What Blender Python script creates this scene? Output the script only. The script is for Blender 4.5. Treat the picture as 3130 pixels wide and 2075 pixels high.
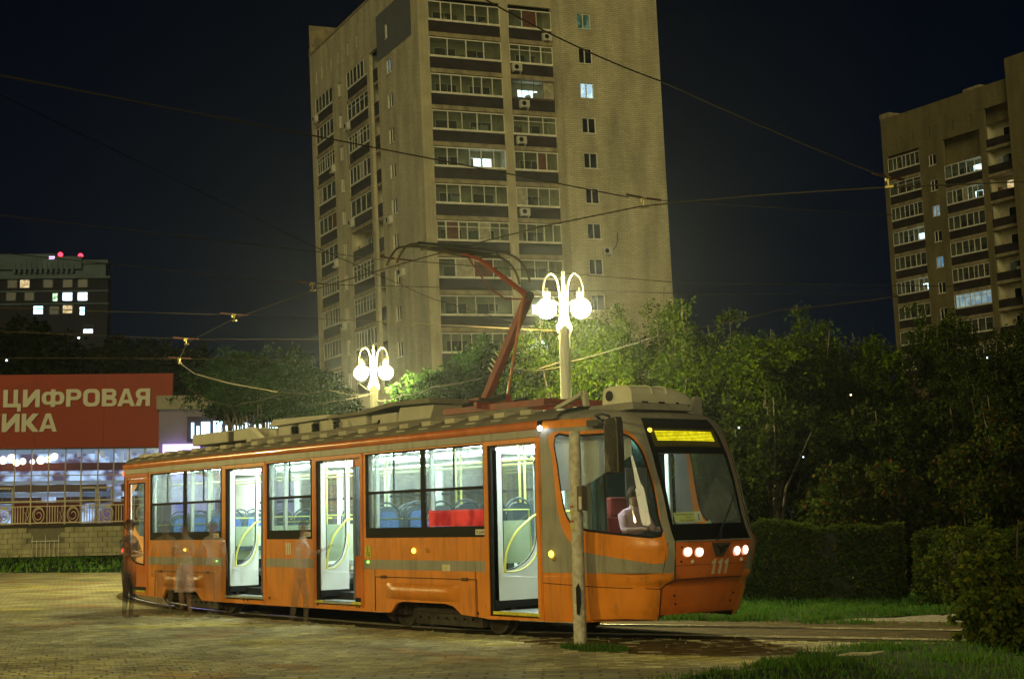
import bpy, bmesh, math, random
import numpy as np
from mathutils import Vector, Matrix
from mathutils.geometry import delaunay_2d_cdt
random.seed(7); RNG = np.random.default_rng(11)
for o in list(bpy.data.objects): bpy.data.objects.remove(o)
SC = bpy.context.scene; COL = SC.collection

# ---------------------------------------------------------------- camera, world, light, exposure
cd = bpy.data.cameras.new('camera'); cam = bpy.data.objects.new('camera', cd); COL.objects.link(cam)
R_ = Vector((.61405, .78891, -.02353)); U_ = Vector((.10927, -.05544, .99246)); F_ = Vector((-.78166, .61200, .12025))
m = Matrix((( R_.x, U_.x, -F_.x, 13.175), (R_.y, U_.y, -F_.y, -12.5), (R_.z, U_.z, -F_.z, 1.62), (0, 0, 0, 1)))
cam.matrix_world = m
cd.lens = 51.99; cd.sensor_width = 36; cd.clip_start = .1; cd.clip_end = 3000
cd.dof.use_dof = False
SC.camera = cam
w = bpy.data.worlds.new('World'); SC.world = w; w.use_nodes = True
nt = w.node_tree; nt.nodes.clear()
wo = nt.nodes.new('ShaderNodeOutputWorld'); bg = nt.nodes.new('ShaderNodeBackground')
tc = nt.nodes.new('ShaderNodeTexCoord'); sp = nt.nodes.new('ShaderNodeSeparateXYZ'); cr = nt.nodes.new('ShaderNodeValToRGB')
nt.links.new(tc.outputs['Generated'], sp.inputs[0]); nt.links.new(sp.outputs['Z'], cr.inputs[0])
cr.color_ramp.elements[0].position = 0.0; cr.color_ramp.elements[0].color = (.0020, .0048, .0110, 1)
cr.color_ramp.elements[1].position = .38; cr.color_ramp.elements[1].color = (.0001, .0008, .0036, 1)
e = cr.color_ramp.elements.new(.14); e.color = (.0006, .0026, .0078, 1)
nt.links.new(cr.outputs[0], bg.inputs[0]); bg.inputs[1].default_value = 1.0
nt.links.new(bg.outputs[0], wo.inputs[0])
sd = bpy.data.lights.new('sun', 'SUN'); sun = bpy.data.objects.new('sun', sd); COL.objects.link(sun)
sd.energy = 1.05; sd.angle = math.radians(28); sd.color = (1, .87, .42)      # the glow of the streets behind the camera
sun.rotation_euler = Vector((-.66, .70, -.28)).to_track_quat('-Z', 'Y').to_euler()
SC.view_settings.view_transform = 'Standard'; SC.view_settings.look = 'None'
SC.view_settings.exposure = 0; SC.view_settings.gamma = 1; SC.view_settings.use_curve_mapping = False
SC.cycles.use_denoising = True
SC.cycles.max_bounces = 6; SC.cycles.transparent_max_bounces = 16; SC.cycles.volume_bounces = 0
SC.cycles.sample_clamp_indirect = 4
HAZE = True

# ---------------------------------------------------------------- materials
MC = {}
def pm(name, col, rough=.6, metal=0, var=.18, scale=3., bump=0., bscale=40, spec=.4, trans=0, detail=4, emis=None, es=0, col2=None, coat=0, grime=0, grimec=(.05, .03, .015)):
    if name in MC: return MC[name]
    m = bpy.data.materials.new(name); m.use_nodes = True; MC[name] = m
    n = m.node_tree; b = n.nodes['Principled BSDF']
    b.inputs['Roughness'].default_value = rough; b.inputs['Metallic'].default_value = metal
    b.inputs['Specular IOR Level'].default_value = spec; b.inputs['Coat Weight'].default_value = coat
    g = n.nodes.new('ShaderNodeNewGeometry')
    if var > 0:
        t = n.nodes.new('ShaderNodeTexNoise'); t.inputs['Scale'].default_value = scale; t.inputs['Detail'].default_value = detail
        n.links.new(g.outputs['Position'], t.inputs[0])
        r = n.nodes.new('ShaderNodeValToRGB'); r.color_ramp.elements[0].position = .3; r.color_ramp.elements[1].position = .7
        c2 = col2 or tuple(c * (1 - var * 1.6) for c in col)
        r.color_ramp.elements[0].color = (*c2, 1); r.color_ramp.elements[1].color = (*col, 1)
        n.links.new(t.outputs[0], r.inputs[0]); n.links.new(r.outputs[0], b.inputs['Base Color'])
        mr = n.nodes.new('ShaderNodeMapRange'); mr.inputs[3].default_value = max(0, rough - .08); mr.inputs[4].default_value = min(1, rough + .1)
        n.links.new(t.outputs[0], mr.inputs[0]); n.links.new(mr.outputs[0], b.inputs['Roughness'])
    else: b.inputs['Base Color'].default_value = (*col, 1)
    if bump > 0:
        t2 = n.nodes.new('ShaderNodeTexNoise'); t2.inputs['Scale'].default_value = bscale; n.links.new(g.outputs['Position'], t2.inputs[0])
        bp = n.nodes.new('ShaderNodeBump'); bp.inputs['Strength'].default_value = bump; bp.inputs['Distance'].default_value = .02
        n.links.new(t2.outputs[0], bp.inputs['Height']); n.links.new(bp.outputs[0], b.inputs['Normal'])
    if grime:
        src = b.inputs['Base Color'].links[0].from_socket; mp = n.nodes.new('ShaderNodeMapping'); mp.inputs['Scale'].default_value = (1, 1, .12)
        t5 = n.nodes.new('ShaderNodeTexNoise'); t5.inputs['Scale'].default_value = 7; t5.inputs['Detail'].default_value = 8; t5.inputs['Roughness'].default_value = .7
        n.links.new(g.outputs['Position'], mp.inputs[0]); n.links.new(mp.outputs[0], t5.inputs[0])
        m5 = n.nodes.new('ShaderNodeMapRange'); m5.inputs[1].default_value = .5; m5.inputs[2].default_value = .75; m5.inputs[3].default_value = 0; m5.inputs[4].default_value = grime
        x5 = n.nodes.new('ShaderNodeMixRGB'); x5.inputs[2].default_value = (*grimec, 1); n.links.new(t5.outputs[0], m5.inputs[0]); n.links.new(m5.outputs[0], x5.inputs[0]); n.links.new(src, x5.inputs[1]); n.links.new(x5.outputs[0], b.inputs['Base Color'])
    if emis:
        b.inputs['Emission Color'].default_value = (*emis, 1); b.inputs['Emission Strength'].default_value = es
    return m
def em(name, col, s, sample=True):
    if name in MC: return MC[name]
    m = bpy.data.materials.new(name); m.use_nodes = True; MC[name] = m; n = m.node_tree; n.nodes.clear()
    o = n.nodes.new('ShaderNodeOutputMaterial'); e = n.nodes.new('ShaderNodeEmission')
    e.inputs[0].default_value = (*col, 1); e.inputs[1].default_value = s; n.links.new(e.outputs[0], o.inputs[0])
    if not sample: m.cycles.emission_sampling = 'NONE'
    return m
def em_noise(name, col, s, col2, scale, stretch=(1, 1, 1), sample=False):
    m = em(name, col, s, sample); n = m.node_tree
    if len(n.nodes) > 2: return m
    e = [x for x in n.nodes if x.type == 'EMISSION'][0]; g = n.nodes.new('ShaderNodeTexCoord'); t = n.nodes.new('ShaderNodeTexNoise')
    mp = n.nodes.new('ShaderNodeMapping'); mp.inputs['Scale'].default_value = stretch
    t.inputs['Scale'].default_value = scale; n.links.new(g.outputs['Object'], mp.inputs[0]); n.links.new(mp.outputs[0], t.inputs[0])
    r = n.nodes.new('ShaderNodeValToRGB'); r.color_ramp.elements[0].position = .4; r.color_ramp.elements[1].position = .6
    r.color_ramp.elements[0].color = (*col2, 1); r.color_ramp.elements[1].color = (*col, 1)
    n.links.new(t.outputs[0], r.inputs[0]); n.links.new(r.outputs[0], e.inputs[0]); return m
def glass(name, tint=(.9, .95, .93), t=.86, rough=.03, dirt=(.3, .3, .28), dw=.05, back=0):
    if name in MC: return MC[name]
    m = bpy.data.materials.new(name); m.use_nodes = True; MC[name] = m; n = m.node_tree; n.nodes.clear()
    o = n.nodes.new('ShaderNodeOutputMaterial'); tr = n.nodes.new('ShaderNodeBsdfTransparent'); gl = n.nodes.new('ShaderNodeBsdfGlossy'); df = n.nodes.new('ShaderNodeBsdfDiffuse')
    tr.inputs[0].default_value = (*tint, 1); gl.inputs['Roughness'].default_value = rough; df.inputs[0].default_value = (*dirt, 1)
    mx = n.nodes.new('ShaderNodeMixShader'); mx2 = n.nodes.new('ShaderNodeMixShader')
    lw = n.nodes.new('ShaderNodeLayerWeight'); lw.inputs[0].default_value = .25
    mr = n.nodes.new('ShaderNodeMapRange'); mr.inputs[3].default_value = 1 - t; mr.inputs[4].default_value = min(1, 1 - t + .5)
    n.links.new(lw.outputs['Fresnel'], mr.inputs[0]); n.links.new(mr.outputs[0], mx.inputs[0])
    n.links.new(tr.outputs[0], mx.inputs[1]); n.links.new(gl.outputs[0], mx.inputs[2])
    mx2.inputs[0].default_value = dw; n.links.new(mx.outputs[0], mx2.inputs[1]); n.links.new(df.outputs[0], mx2.inputs[2])
    if back:
        tl = n.nodes.new('ShaderNodeBsdfTranslucent'); tl.inputs[0].default_value = (.85, .9, .88, 1); mx3 = n.nodes.new('ShaderNodeMixShader'); mx3.inputs[0].default_value = back
        n.links.new(mx2.outputs[0], mx3.inputs[1]); n.links.new(tl.outputs[0], mx3.inputs[2]); n.links.new(mx3.outputs[0], o.inputs[0]); return m
    n.links.new(mx2.outputs[0], o.inputs[0]); return m
def leafmat(name, cols, tr=.35):
    if name in MC: return MC[name]
    m = bpy.data.materials.new(name); m.use_nodes = True; MC[name] = m; n = m.node_tree; n.nodes.clear()
    o = n.nodes.new('ShaderNodeOutputMaterial'); g = n.nodes.new('ShaderNodeNewGeometry'); r = n.nodes.new('ShaderNodeValToRGB')
    r.color_ramp.elements[0].color = (*cols[0], 1); r.color_ramp.elements[1].color = (*cols[-1], 1)
    for i, c in enumerate(cols[1:-1]):
        e = r.color_ramp.elements.new((i + 1) / (len(cols) - 1)); e.color = (*c, 1)
    n.links.new(g.outputs['Random Per Island'], r.inputs[0])
    d = n.nodes.new('ShaderNodeBsdfDiffuse'); t = n.nodes.new('ShaderNodeBsdfTranslucent'); mx = n.nodes.new('ShaderNodeMixShader'); mx.inputs[0].default_value = tr
    gl = n.nodes.new('ShaderNodeBsdfGlossy'); gl.inputs['Roughness'].default_value = .45; mx2 = n.nodes.new('ShaderNodeMixShader'); mx2.inputs[0].default_value = 0
    n.links.new(r.outputs[0], d.inputs[0]); n.links.new(r.outputs[0], t.inputs[0]); n.links.new(d.outputs[0], mx.inputs[1]); n.links.new(t.outputs[0], mx.inputs[2])
    n.links.new(mx.outputs[0], mx2.inputs[1]); n.links.new(gl.outputs[0], mx2.inputs[2]); n.links.new(mx2.outputs[0], o.inputs[0]); return m
def brickmat(name, c1, c2, mortar, bw=.5, bh=.16, rough=.9):
    if name in MC: return MC[name]
    m = pm(name, c1, rough=rough, var=0); n = m.node_tree; b = n.nodes['Principled BSDF']
    tcn = n.nodes.new('ShaderNodeTexCoord'); s = n.nodes.new('ShaderNodeSeparateXYZ'); a = n.nodes.new('ShaderNodeMath'); c = n.nodes.new('ShaderNodeCombineXYZ')
    n.links.new(tcn.outputs['Object'], s.inputs[0]); n.links.new(s.outputs[0], a.inputs[0]); n.links.new(s.outputs[1], a.inputs[1])
    n.links.new(a.outputs[0], c.inputs[0]); n.links.new(s.outputs[2], c.inputs[1])
    bt = n.nodes.new('ShaderNodeTexBrick'); bt.inputs['Scale'].default_value = 1; bt.inputs['Brick Width'].default_value = bw; bt.inputs['Row Height'].default_value = bh
    bt.inputs['Mortar Size'].default_value = .022; bt.inputs['Color1'].default_value = (*c1, 1); bt.inputs['Color2'].default_value = (*c2, 1); bt.inputs['Mortar'].default_value = (*mortar, 1)
    n.links.new(c.outputs[0], bt.inputs[0])
    t = n.nodes.new('ShaderNodeTexNoise'); t.inputs['Scale'].default_value = .35; t.inputs['Detail'].default_value = 6; n.links.new(tcn.outputs['Object'], t.inputs[0])
    mr = n.nodes.new('ShaderNodeMapRange'); mr.inputs[1].default_value = .25; mr.inputs[2].default_value = .75; mr.inputs[3].default_value = .62; mr.inputs[4].default_value = 1.28; n.links.new(t.outputs[0], mr.inputs[0])
    mpz = n.nodes.new('ShaderNodeMapping'); mpz.inputs['Scale'].default_value = (1, 1, .22); n.links.new(tcn.outputs['Object'], mpz.inputs[0]); n.links.new(mpz.outputs[0], t.inputs[0]); t.inputs['Scale'].default_value = .8
    mx = n.nodes.new('ShaderNodeMixRGB'); mx.blend_type = 'MULTIPLY'; mx.inputs[0].default_value = 1
    n.links.new(bt.outputs[0], mx.inputs[1]); n.links.new(mr.outputs[0], mx.inputs[2]); n.links.new(mx.outputs[0], b.inputs['Base Color'])
    bp = n.nodes.new('ShaderNodeBump'); bp.inputs['Strength'].default_value = .5; bp.inputs['Distance'].default_value = .02
    n.links.new(bt.outputs['Fac'], bp.inputs['Height']); bp.invert = True; n.links.new(bp.outputs[0], b.inputs['Normal']); return m

# ---------------------------------------------------------------- mesh helpers
class MB:
    def __init__(s): s.v = []; s.f = []
    def add(s, vs, fs):
        o = len(s.v); s.v += [tuple(v) for v in vs]; s.f += [tuple(i + o for i in f) for f in fs]; return s
    def box(s, x0, x1, y0, y1, z0, z1):
        if x1 < x0: x0, x1 = x1, x0
        if y1 < y0: y0, y1 = y1, y0
        if z1 < z0: z0, z1 = z1, z0
        return s.add([(x0, y0, z0), (x1, y0, z0), (x1, y1, z0), (x0, y1, z0), (x0, y0, z1), (x1, y0, z1), (x1, y1, z1), (x0, y1, z1)],
              [(3, 2, 1, 0), (4, 5, 6, 7), (0, 1, 5, 4), (1, 2, 6, 5), (2, 3, 7, 6), (3, 0, 4, 7)])
    def quad(s, a, b, c, d): return s.add([a, b, c, d], [(0, 1, 2, 3)])
    def tube(s, pts, r, n=8, cap=True):
        pts = [Vector(p) for p in pts]; rs = r if isinstance(r, (list, tuple)) else [r] * len(pts)
        vs = []; fs = []; prev = None
        for i, p in enumerate(pts):
            d = (pts[min(i + 1, len(pts) - 1)] - pts[max(i - 1, 0)]).normalized()
            if prev is None:
                a = d.cross(Vector((0, 0, 1)));
                if a.length < .05: a = d.cross(Vector((1, 0, 0)))
                a.normalize()
            else:
                a = prev - d * prev.dot(d)
                if a.length < 1e-4: a = d.cross(Vector((1, 0, 0)))
                a.normalize()
            prev = a; b = d.cross(a)
            for k in range(n):
                t = 2 * math.pi * k / n; vs.append(p + a * (math.cos(t) * rs[i]) + b * (math.sin(t) * rs[i]))
        for i in range(len(pts) - 1):
            for k in range(n):
                fs.append((i * n + k, i * n + (k + 1) % n, (i + 1) * n + (k + 1) % n, (i + 1) * n + k))
        if cap: fs.append(tuple(range(n))[::-1]); fs.append(tuple((len(pts) - 1) * n + k for k in range(n)))
        return s.add(vs, fs)
    def bar(s, p, q, w, h, up=(0, 0, 1)):
        p = Vector(p); q = Vector(q); d = (q - p).normalized(); a = d.cross(Vector(up)).normalized() * w / 2; b = a.cross(d).normalized() * h / 2
        vs = [p - a - b, p + a - b, p + a + b, p - a + b, q - a - b, q + a - b, q + a + b, q - a + b]
        return s.add(vs, [(0, 1, 2, 3), (7, 6, 5, 4), (4, 5, 1, 0), (5, 6, 2, 1), (6, 7, 3, 2), (7, 4, 0, 3)])
    def lathe(s, prof, c=(0, 0, 0), n=16, axis='z'):
        vs = []; fs = []
        for r, h in prof:
            for k in range(n):
                t = 2 * math.pi * k / n; x, y = r * math.cos(t), r * math.sin(t)
                p = {'z': (x, y, h), 'y': (x, h, y), 'x': (h, x, y)}[axis]; vs.append((p[0] + c[0], p[1] + c[1], p[2] + c[2]))
        for i in range(len(prof) - 1):
            for k in range(n): fs.append((i * n + k, i * n + (k + 1) % n, (i + 1) * n + (k + 1) % n, (i + 1) * n + k))
        fs.append(tuple(range(n))[::-1]); fs.append(tuple((len(prof) - 1) * n + k for k in range(n)))
        return s.add(vs, fs)
    def sphere(s, c, r, n=14, sz=1): return s.lathe([(max(.002, r * math.sin(math.pi * i / n)), -r * sz * math.cos(math.pi * i / n)) for i in range(n + 1)], c, n + 2)
    def mesh(s, name, mats, smooth=False, fi=None):
        me = bpy.data.meshes.new(name); me.from_pydata(s.v, [], s.f)
        for mt in (mats if isinstance(mats, (list, tuple)) else [mats]): me.materials.append(mt)
        if fi: me.polygons.foreach_set('material_index', fi)
        if smooth: me.shade_smooth()
        me.update(); return me
    def build(s, name, mats, parent=None, smooth=False, fi=None, bevel=0, fixn=False, **kw):
        me = s.mesh(name, mats, smooth, fi)
        if fixn:
            b = bmesh.new(); b.from_mesh(me); bmesh.ops.recalc_face_normals(b, faces=b.faces); b.to_mesh(me); b.free()
        o = obj(name, me, parent, **kw)
        if bevel:
            md = o.modifiers.new('b', 'BEVEL'); md.width = bevel; md.segments = 2; md.limit_method = 'ANGLE'
        return o
def obj(name, me, parent=None, label=None, cat=None, group=None, kind=None, loc=None, rot=None, mat4=None):
    o = bpy.data.objects.new(name, me); COL.objects.link(o)
    if parent is not None: o.parent = parent
    if loc is not None: o.location = loc
    if rot is not None: o.rotation_euler = rot
    if mat4 is not None: o.matrix_local = mat4
    tag(o, label, cat, group, kind); return o
def tag(o, label=None, cat=None, group=None, kind=None):
    if label: o['label'] = label
    if cat: o['category'] = cat
    if group: o['group'] = group
    if kind: o['kind'] = kind
    return o
def empty(name, loc=(0, 0, 0), label=None, cat=None, group=None, rz=0, mat4=None):
    o = bpy.data.objects.new(name, None); COL.objects.link(o); o.location = loc; o.rotation_euler = (0, 0, rz); o.empty_display_size = .3
    if mat4 is not None: o.matrix_world = mat4
    return tag(o, label, cat, group)
def inside(p, poly):
    x, y = p; c = False; n = len(poly); j = n - 1
    for i in range(n):
        if (poly[i][1] > y) != (poly[j][1] > y) and x < (poly[j][0] - poly[i][0]) * (y - poly[i][1]) / (poly[j][1] - poly[i][1]) + poly[i][0]: c = not c
        j = i
    return c
def smooth_poly(pts, n=4, closed=True):
    r = []; N = len(pts)
    for i in range(N if closed else N - 1):
        g = (lambda k: pts[k % N]) if closed else (lambda k: pts[min(max(k, 0), N - 1)])
        p0, p1, p2, p3 = g(i - 1), g(i), g(i + 1), g(i + 2)
        for k in range(n):
            t = k / n
            r.append(tuple(.5 * (2 * p1[d] + (p2[d] - p0[d]) * t + (2 * p0[d] - 5 * p1[d] + 4 * p2[d] - p3[d]) * t * t + (3 * p1[d] - p0[d] - 3 * p2[d] + p3[d]) * t ** 3) for d in range(len(p1))))
    if not closed: r.append(tuple(pts[-1]))
    return r
def cdt(polys, grid=()):
    """planar subdivision of nested outlines: verts2d, tris"""
    V = []; E = []
    for p in polys:
        o = len(V); V += [Vector(q[:2]) for q in p]; E += [(o + i, o + (i + 1) % len(p)) for i in range(len(p))]
    V += [Vector(g) for g in grid]
    r = delaunay_2d_cdt(V, E, [], 0, 1e-5)
    return [tuple(v) for v in r[0]], [tuple(f) for f in r[2]]
def plate(outer, holes, fn, t=0.0, grid=()):
    """sheet with holes mapped by fn(a,b,depth); closed rim when t>0"""
    v, f = cdt([outer] + holes, grid); keep = []
    for tri in f:
        c = (sum(v[i][0] for i in tri) / len(tri), sum(v[i][1] for i in tri) / len(tri))
        if inside(c, outer) and not any(inside(c, h) for h in holes): keep.append(tri)
    mb = MB(); vs = [fn(a, b, 0) for a, b in v]
    if t == 0: mb.add(vs, keep); return mb
    n = len(vs); vs += [fn(a, b, t) for a, b in v]; fs = list(keep) + [tuple(i + n for i in tri[::-1]) for tri in keep]
    cnt = {}
    for tri in keep:
        for i in range(len(tri)):
            e = (tri[i], tri[(i + 1) % len(tri)])
            if (e[1], e[0]) in cnt: cnt[(e[1], e[0])] = 0
            else: cnt[e] = 1
    for (a, b), k in cnt.items():
        if k: fs.append((b, a, a + n, b + n))
    mb.add(vs, fs); return mb
def rect(a0, a1, b0, b1): return [(a0, b0), (a1, b0), (a1, b1), (a0, b1)]
def grown(poly, d):
    n = len(poly); A = sum(poly[i][0] * poly[(i + 1) % n][1] - poly[(i + 1) % n][0] * poly[i][1] for i in range(n)); sg = 1 if A > 0 else -1; r = []
    for i in range(n):
        a = Vector(poly[i - 1]); b = Vector(poly[i]); c = Vector(poly[(i + 1) % n]); e1 = (b - a).normalized(); e2 = (c - b).normalized()
        nn = Vector((e1.y + e2.y, -e1.x - e2.x))
        if nn.length < 1e-6: nn = Vector((e1.y, -e1.x))
        nn.normalize(); r.append((b.x + nn.x * d * sg, b.y + nn.y * d * sg))
    return r
def text_mesh(name, txt, size, mat, ext=.01, off=0., sx=1, align='LEFT'):
    c = bpy.data.curves.new(name, 'FONT'); c.body = txt; c.size = size; c.extrude = ext; c.offset = off; c.align_x = align; c.resolution_u = 3
    o = bpy.data.objects.new(name, c); COL.objects.link(o); bpy.context.view_layer.update()
    dg = bpy.context.evaluated_depsgraph_get(); me = bpy.data.meshes.new_from_object(o.evaluated_get(dg)); bpy.data.objects.remove(o)
    me.transform(Matrix.Scale(sx, 4, Vector((1, 0, 0)))); me.materials.clear(); me.materials.append(mat); me.name = name; return me

ORANGE = pm('orange_paint', (.68, .215, .016), .36, var=.14, scale=2.2, coat=.2, bump=.10, bscale=6, grime=.55)
REDOR = pm('red_orange_paint', (.56, .135, .018), .32, var=.12, scale=2.5, coat=.3, bump=.06, bscale=6, grime=.5)
TGREY = pm('tram_grey_paint', (.27, .25, .20), .45, var=.15, scale=2.5, grime=.6)
ROOFG = pm('dirty_roof_paint', (.17, .145, .10), .7, var=.3, scale=3)
WHITE = pm('white_interior', (.80, .85, .80), .5, var=.05)
WHITEM = pm('white_paint', (.72, .72, .66), .5, var=.08)
RUBBER = pm('black_rubber', (.010, .009, .009), .7, var=.1, spec=.15)
BLACKM = pm('black_metal', (.016, .015, .014), .5, var=.3, bump=.2)
BROWNU = pm('dusty_underframe', (.055, .042, .028), .85, var=.35, scale=9, bump=.5, bscale=30)
YELLOW = pm('yellow_rail', (.62, .66, .16), .35, var=.05)
YSTEP = pm('yellow_step_edge', (.62, .52, .03), .6, var=.3, scale=14)
REDP = pm('red_metal', (.24, .035, .012), .5, var=.3, scale=5, grime=.6)
SEAT = pm('blue_seat_fabric', (.03, .09, .32), .8, var=.5, scale=26, col2=(.14, .26, .55))
SEATG = pm('grey_seat_shell', (.05, .08, .10), .4, var=.1)
DGREEN = pm('dark_green_panel', (.03, .07, .06), .25, var=.15)
GLS = glass('tram_glass', (.9, .96, .93), .90, .02, dw=.03, back=.012)
GLU = glass('milky_tram_glass', (.9, .96, .93), .90, .02, dw=.03, back=.075)
GLD = glass('cab_glass', (.85, .90, .86), .92, .03, dw=.02, back=.02)
# ---------------------------------------------------------------- ground, plaza, track
GRD = pm('dark_soil', (.05, .045, .028), .95, spec=.03, var=.3, scale=1.2, bump=.4, bscale=8)
MB().box(-700, 260, -120, 700, -.6, -.06).build('ground', GRD, kind='structure')
CX, CY = 13.175, -12.5; E1 = (.643, .766); E2 = (-.766, .643)
def ab(x, y): return ((x - CX) * E1[0] + (y - CY) * E1[1], (x - CX) * E2[0] + (y - CY) * E2[1])
def xy(a, b): return (CX + a * E1[0] + b * E2[0], CY + a * E1[1] + b * E2[1])
CEN = smooth_poly([(-31.5, 15), (-29.6, 11.3), (-27.3, 8), (-24.5, 5.3), (-21, 3.2), (-17, 1.9), (-13, 1.35), (-9, 1.25), (-5.7, 1.25), (-3.6, 1.62), (-1.5, 2.52), (.5, 3.4), (2.5, 4.25), (5, 5.5), (8, 7.5), (12, 11)], 8, False)
def offs(pts, d):
    r = []
    for i, p in enumerate(pts):
        a = Vector(pts[max(i - 1, 0)]); b = Vector(pts[min(i + 1, len(pts) - 1)]); t = (b - a).normalized(); r.append((p[0] + t.y * d, p[1] - t.x * d))
    return r
NEAR = offs(CEN, .76); FAR = offs(CEN, -.76); EDGE = offs(CEN, 1.08)
def edge_y(x):
    for p, q in zip(EDGE, EDGE[1:]):
        if p[0] <= x <= q[0]: return p[1] + (q[1] - p[1]) * (x - p[0]) / (q[0] - p[0])
    return EDGE[0][1] if x < EDGE[0][0] else EDGE[-1][1]
def pavermat():
    m = pm('concrete_paver', (.2, .18, .13), .85, var=0, spec=.12); n = m.node_tree; b = n.nodes['Principled BSDF']
    g = n.nodes.new('ShaderNodeNewGeometry'); oi = n.nodes.new('ShaderNodeObjectInfo')
    mp = n.nodes.new('ShaderNodeMapping'); mp.inputs['Rotation'].default_value = (0, 0, -math.radians(50)); mp.inputs['Scale'].default_value = (.28, .62, 1)
    n.links.new(g.outputs['Position'], mp.inputs[0])
    t = n.nodes.new('ShaderNodeTexNoise'); t.inputs['Scale'].default_value = 1.1; t.inputs['Detail'].default_value = 2; n.links.new(mp.outputs[0], t.inputs[0])
    a = n.nodes.new('ShaderNodeMath'); a.operation = 'ADD'; n.links.new(g.outputs['Random Per Island'], a.inputs[0]); n.links.new(oi.outputs['Random'], a.inputs[1])
    f = n.nodes.new('ShaderNodeMath'); f.operation = 'FRACT'; n.links.new(a.outputs[0], f.inputs[0])
    r1 = n.nodes.new('ShaderNodeValToRGB'); r1.color_ramp.interpolation = 'LINEAR'
    R = r1.color_ramp; R.elements[0].position = .36; R.elements[0].color = (.28, .20, .10, 1); R.elements[1].position = .64; R.elements[1].color = (.33, .29, .11, 1)
    e = R.elements.new(.43); e.color = (.27, .25, .145, 1); e = R.elements.new(.56); e.color = (.30, .275, .155, 1)
    n.links.new(t.outputs[0], r1.inputs[0])
    mr = n.nodes.new('ShaderNodeMapRange'); mr.inputs[3].default_value = .82; mr.inputs[4].default_value = 1.42; n.links.new(f.outputs[0], mr.inputs[0])
    mx = n.nodes.new('ShaderNodeMixRGB'); mx.blend_type = 'MULTIPLY'; mx.inputs[0].default_value = 1; n.links.new(r1.outputs[0], mx.inputs[1]); n.links.new(mr.outputs[0], mx.inputs[2])
    t3 = n.nodes.new('ShaderNodeTexNoise'); t3.inputs['Scale'].default_value = .9; t3.inputs['Detail'].default_value = 5; n.links.new(g.outputs['Position'], t3.inputs[0])
    m3 = n.nodes.new('ShaderNodeMapRange'); m3.inputs[1].default_value = .35; m3.inputs[2].default_value = .7; m3.inputs[3].default_value = .65; m3.inputs[4].default_value = 1.35; n.links.new(t3.outputs[0], m3.inputs[0])
    mx2 = n.nodes.new('ShaderNodeMixRGB'); mx2.blend_type = 'MULTIPLY'; mx2.inputs[0].default_value = 1; n.links.new(mx.outputs[0], mx2.inputs[1]); n.links.new(m3.outputs[0], mx2.inputs[2])
    n.links.new(mx2.outputs[0], b.inputs['Base Color'])
    t2 = n.nodes.new('ShaderNodeTexNoise'); t2.inputs['Scale'].default_value = 60; n.links.new(g.outputs['Position'], t2.inputs[0])
    bp = n.nodes.new('ShaderNodeBump'); bp.inputs['Strength'].default_value = .5; bp.inputs['Distance'].default_value = .01; n.links.new(t2.outputs[0], bp.inputs['Height']); n.links.new(bp.outputs[0], b.inputs['Normal'])
    return m
PAV = pavermat()
def farpav():
    m = pavermat().copy(); m.name = 'far_paving'; n = m.node_tree; b = n.nodes['Principled BSDF']
    src = b.inputs['Base Color'].links[0].from_socket
    bt = n.nodes.new('ShaderNodeTexBrick'); g = n.nodes.new('ShaderNodeNewGeometry'); mp = n.nodes.new('ShaderNodeMapping'); mp.inputs['Rotation'].default_value = (0, 0, -math.radians(50))
    bt.inputs['Scale'].default_value = 1; bt.inputs['Brick Width'].default_value = .4; bt.inputs['Row Height'].default_value = .2; bt.inputs['Mortar Size'].default_value = .02
    bt.inputs['Color1'].default_value = (1.1, 1.1, 1.1, 1); bt.inputs['Color2'].default_value = (.75, .75, .75, 1); bt.inputs['Mortar'].default_value = (.45, .45, .45, 1)
    n.links.new(g.outputs['Position'], mp.inputs[0]); n.links.new(mp.outputs[0], bt.inputs[0])
    mx = n.nodes.new('ShaderNodeMixRGB'); mx.blend_type = 'MULTIPLY'; mx.inputs[0].default_value = 1
    n.links.new(src, mx.inputs[1]); n.links.new(bt.outputs[0], mx.inputs[2]); n.links.new(mx.outputs[0], b.inputs['Base Color']); return m
plaza = MB().add([(*xy(-60, 5), -.03), (*xy(22, 5), -.03), (*xy(22, 28), -.03), (*xy(-60, 28), -.03)], [(0, 1, 2, 3)]).build('plaza_paving', pm('paver_joint_sand', (.045, .036, .022), .95, var=.3, scale=3), kind='structure')
PA0, PA1, PB0, PB1 = -10.5, 8.6, 16.2, 27.6
fp = MB()
for (a0, a1, b0, b1) in ((-60, PA0, 5, PB1), (PA0, 22, 5, PB0), (PA1, 22, PB0, PB1), (-60, 22, PB1, 62)):
    fp.add([(*xy(a0, b0), -.004), (*xy(a1, b0), -.004), (*xy(a1, b1), -.004), (*xy(a0, b1), -.004)], [(0, 1, 2, 3)])
fp.build('plaza_far_paving', farpav(), kind='structure')
GRASSPOLY = smooth_poly([(2.9, -3.2), (2.35, -1.2), (1.75, .2), (1.45, 1.1), (1.75, 2.3), (2.4, 3.1), (4, 3.7), (8, 5), (12, 2), (9, -6)], 4)
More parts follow.
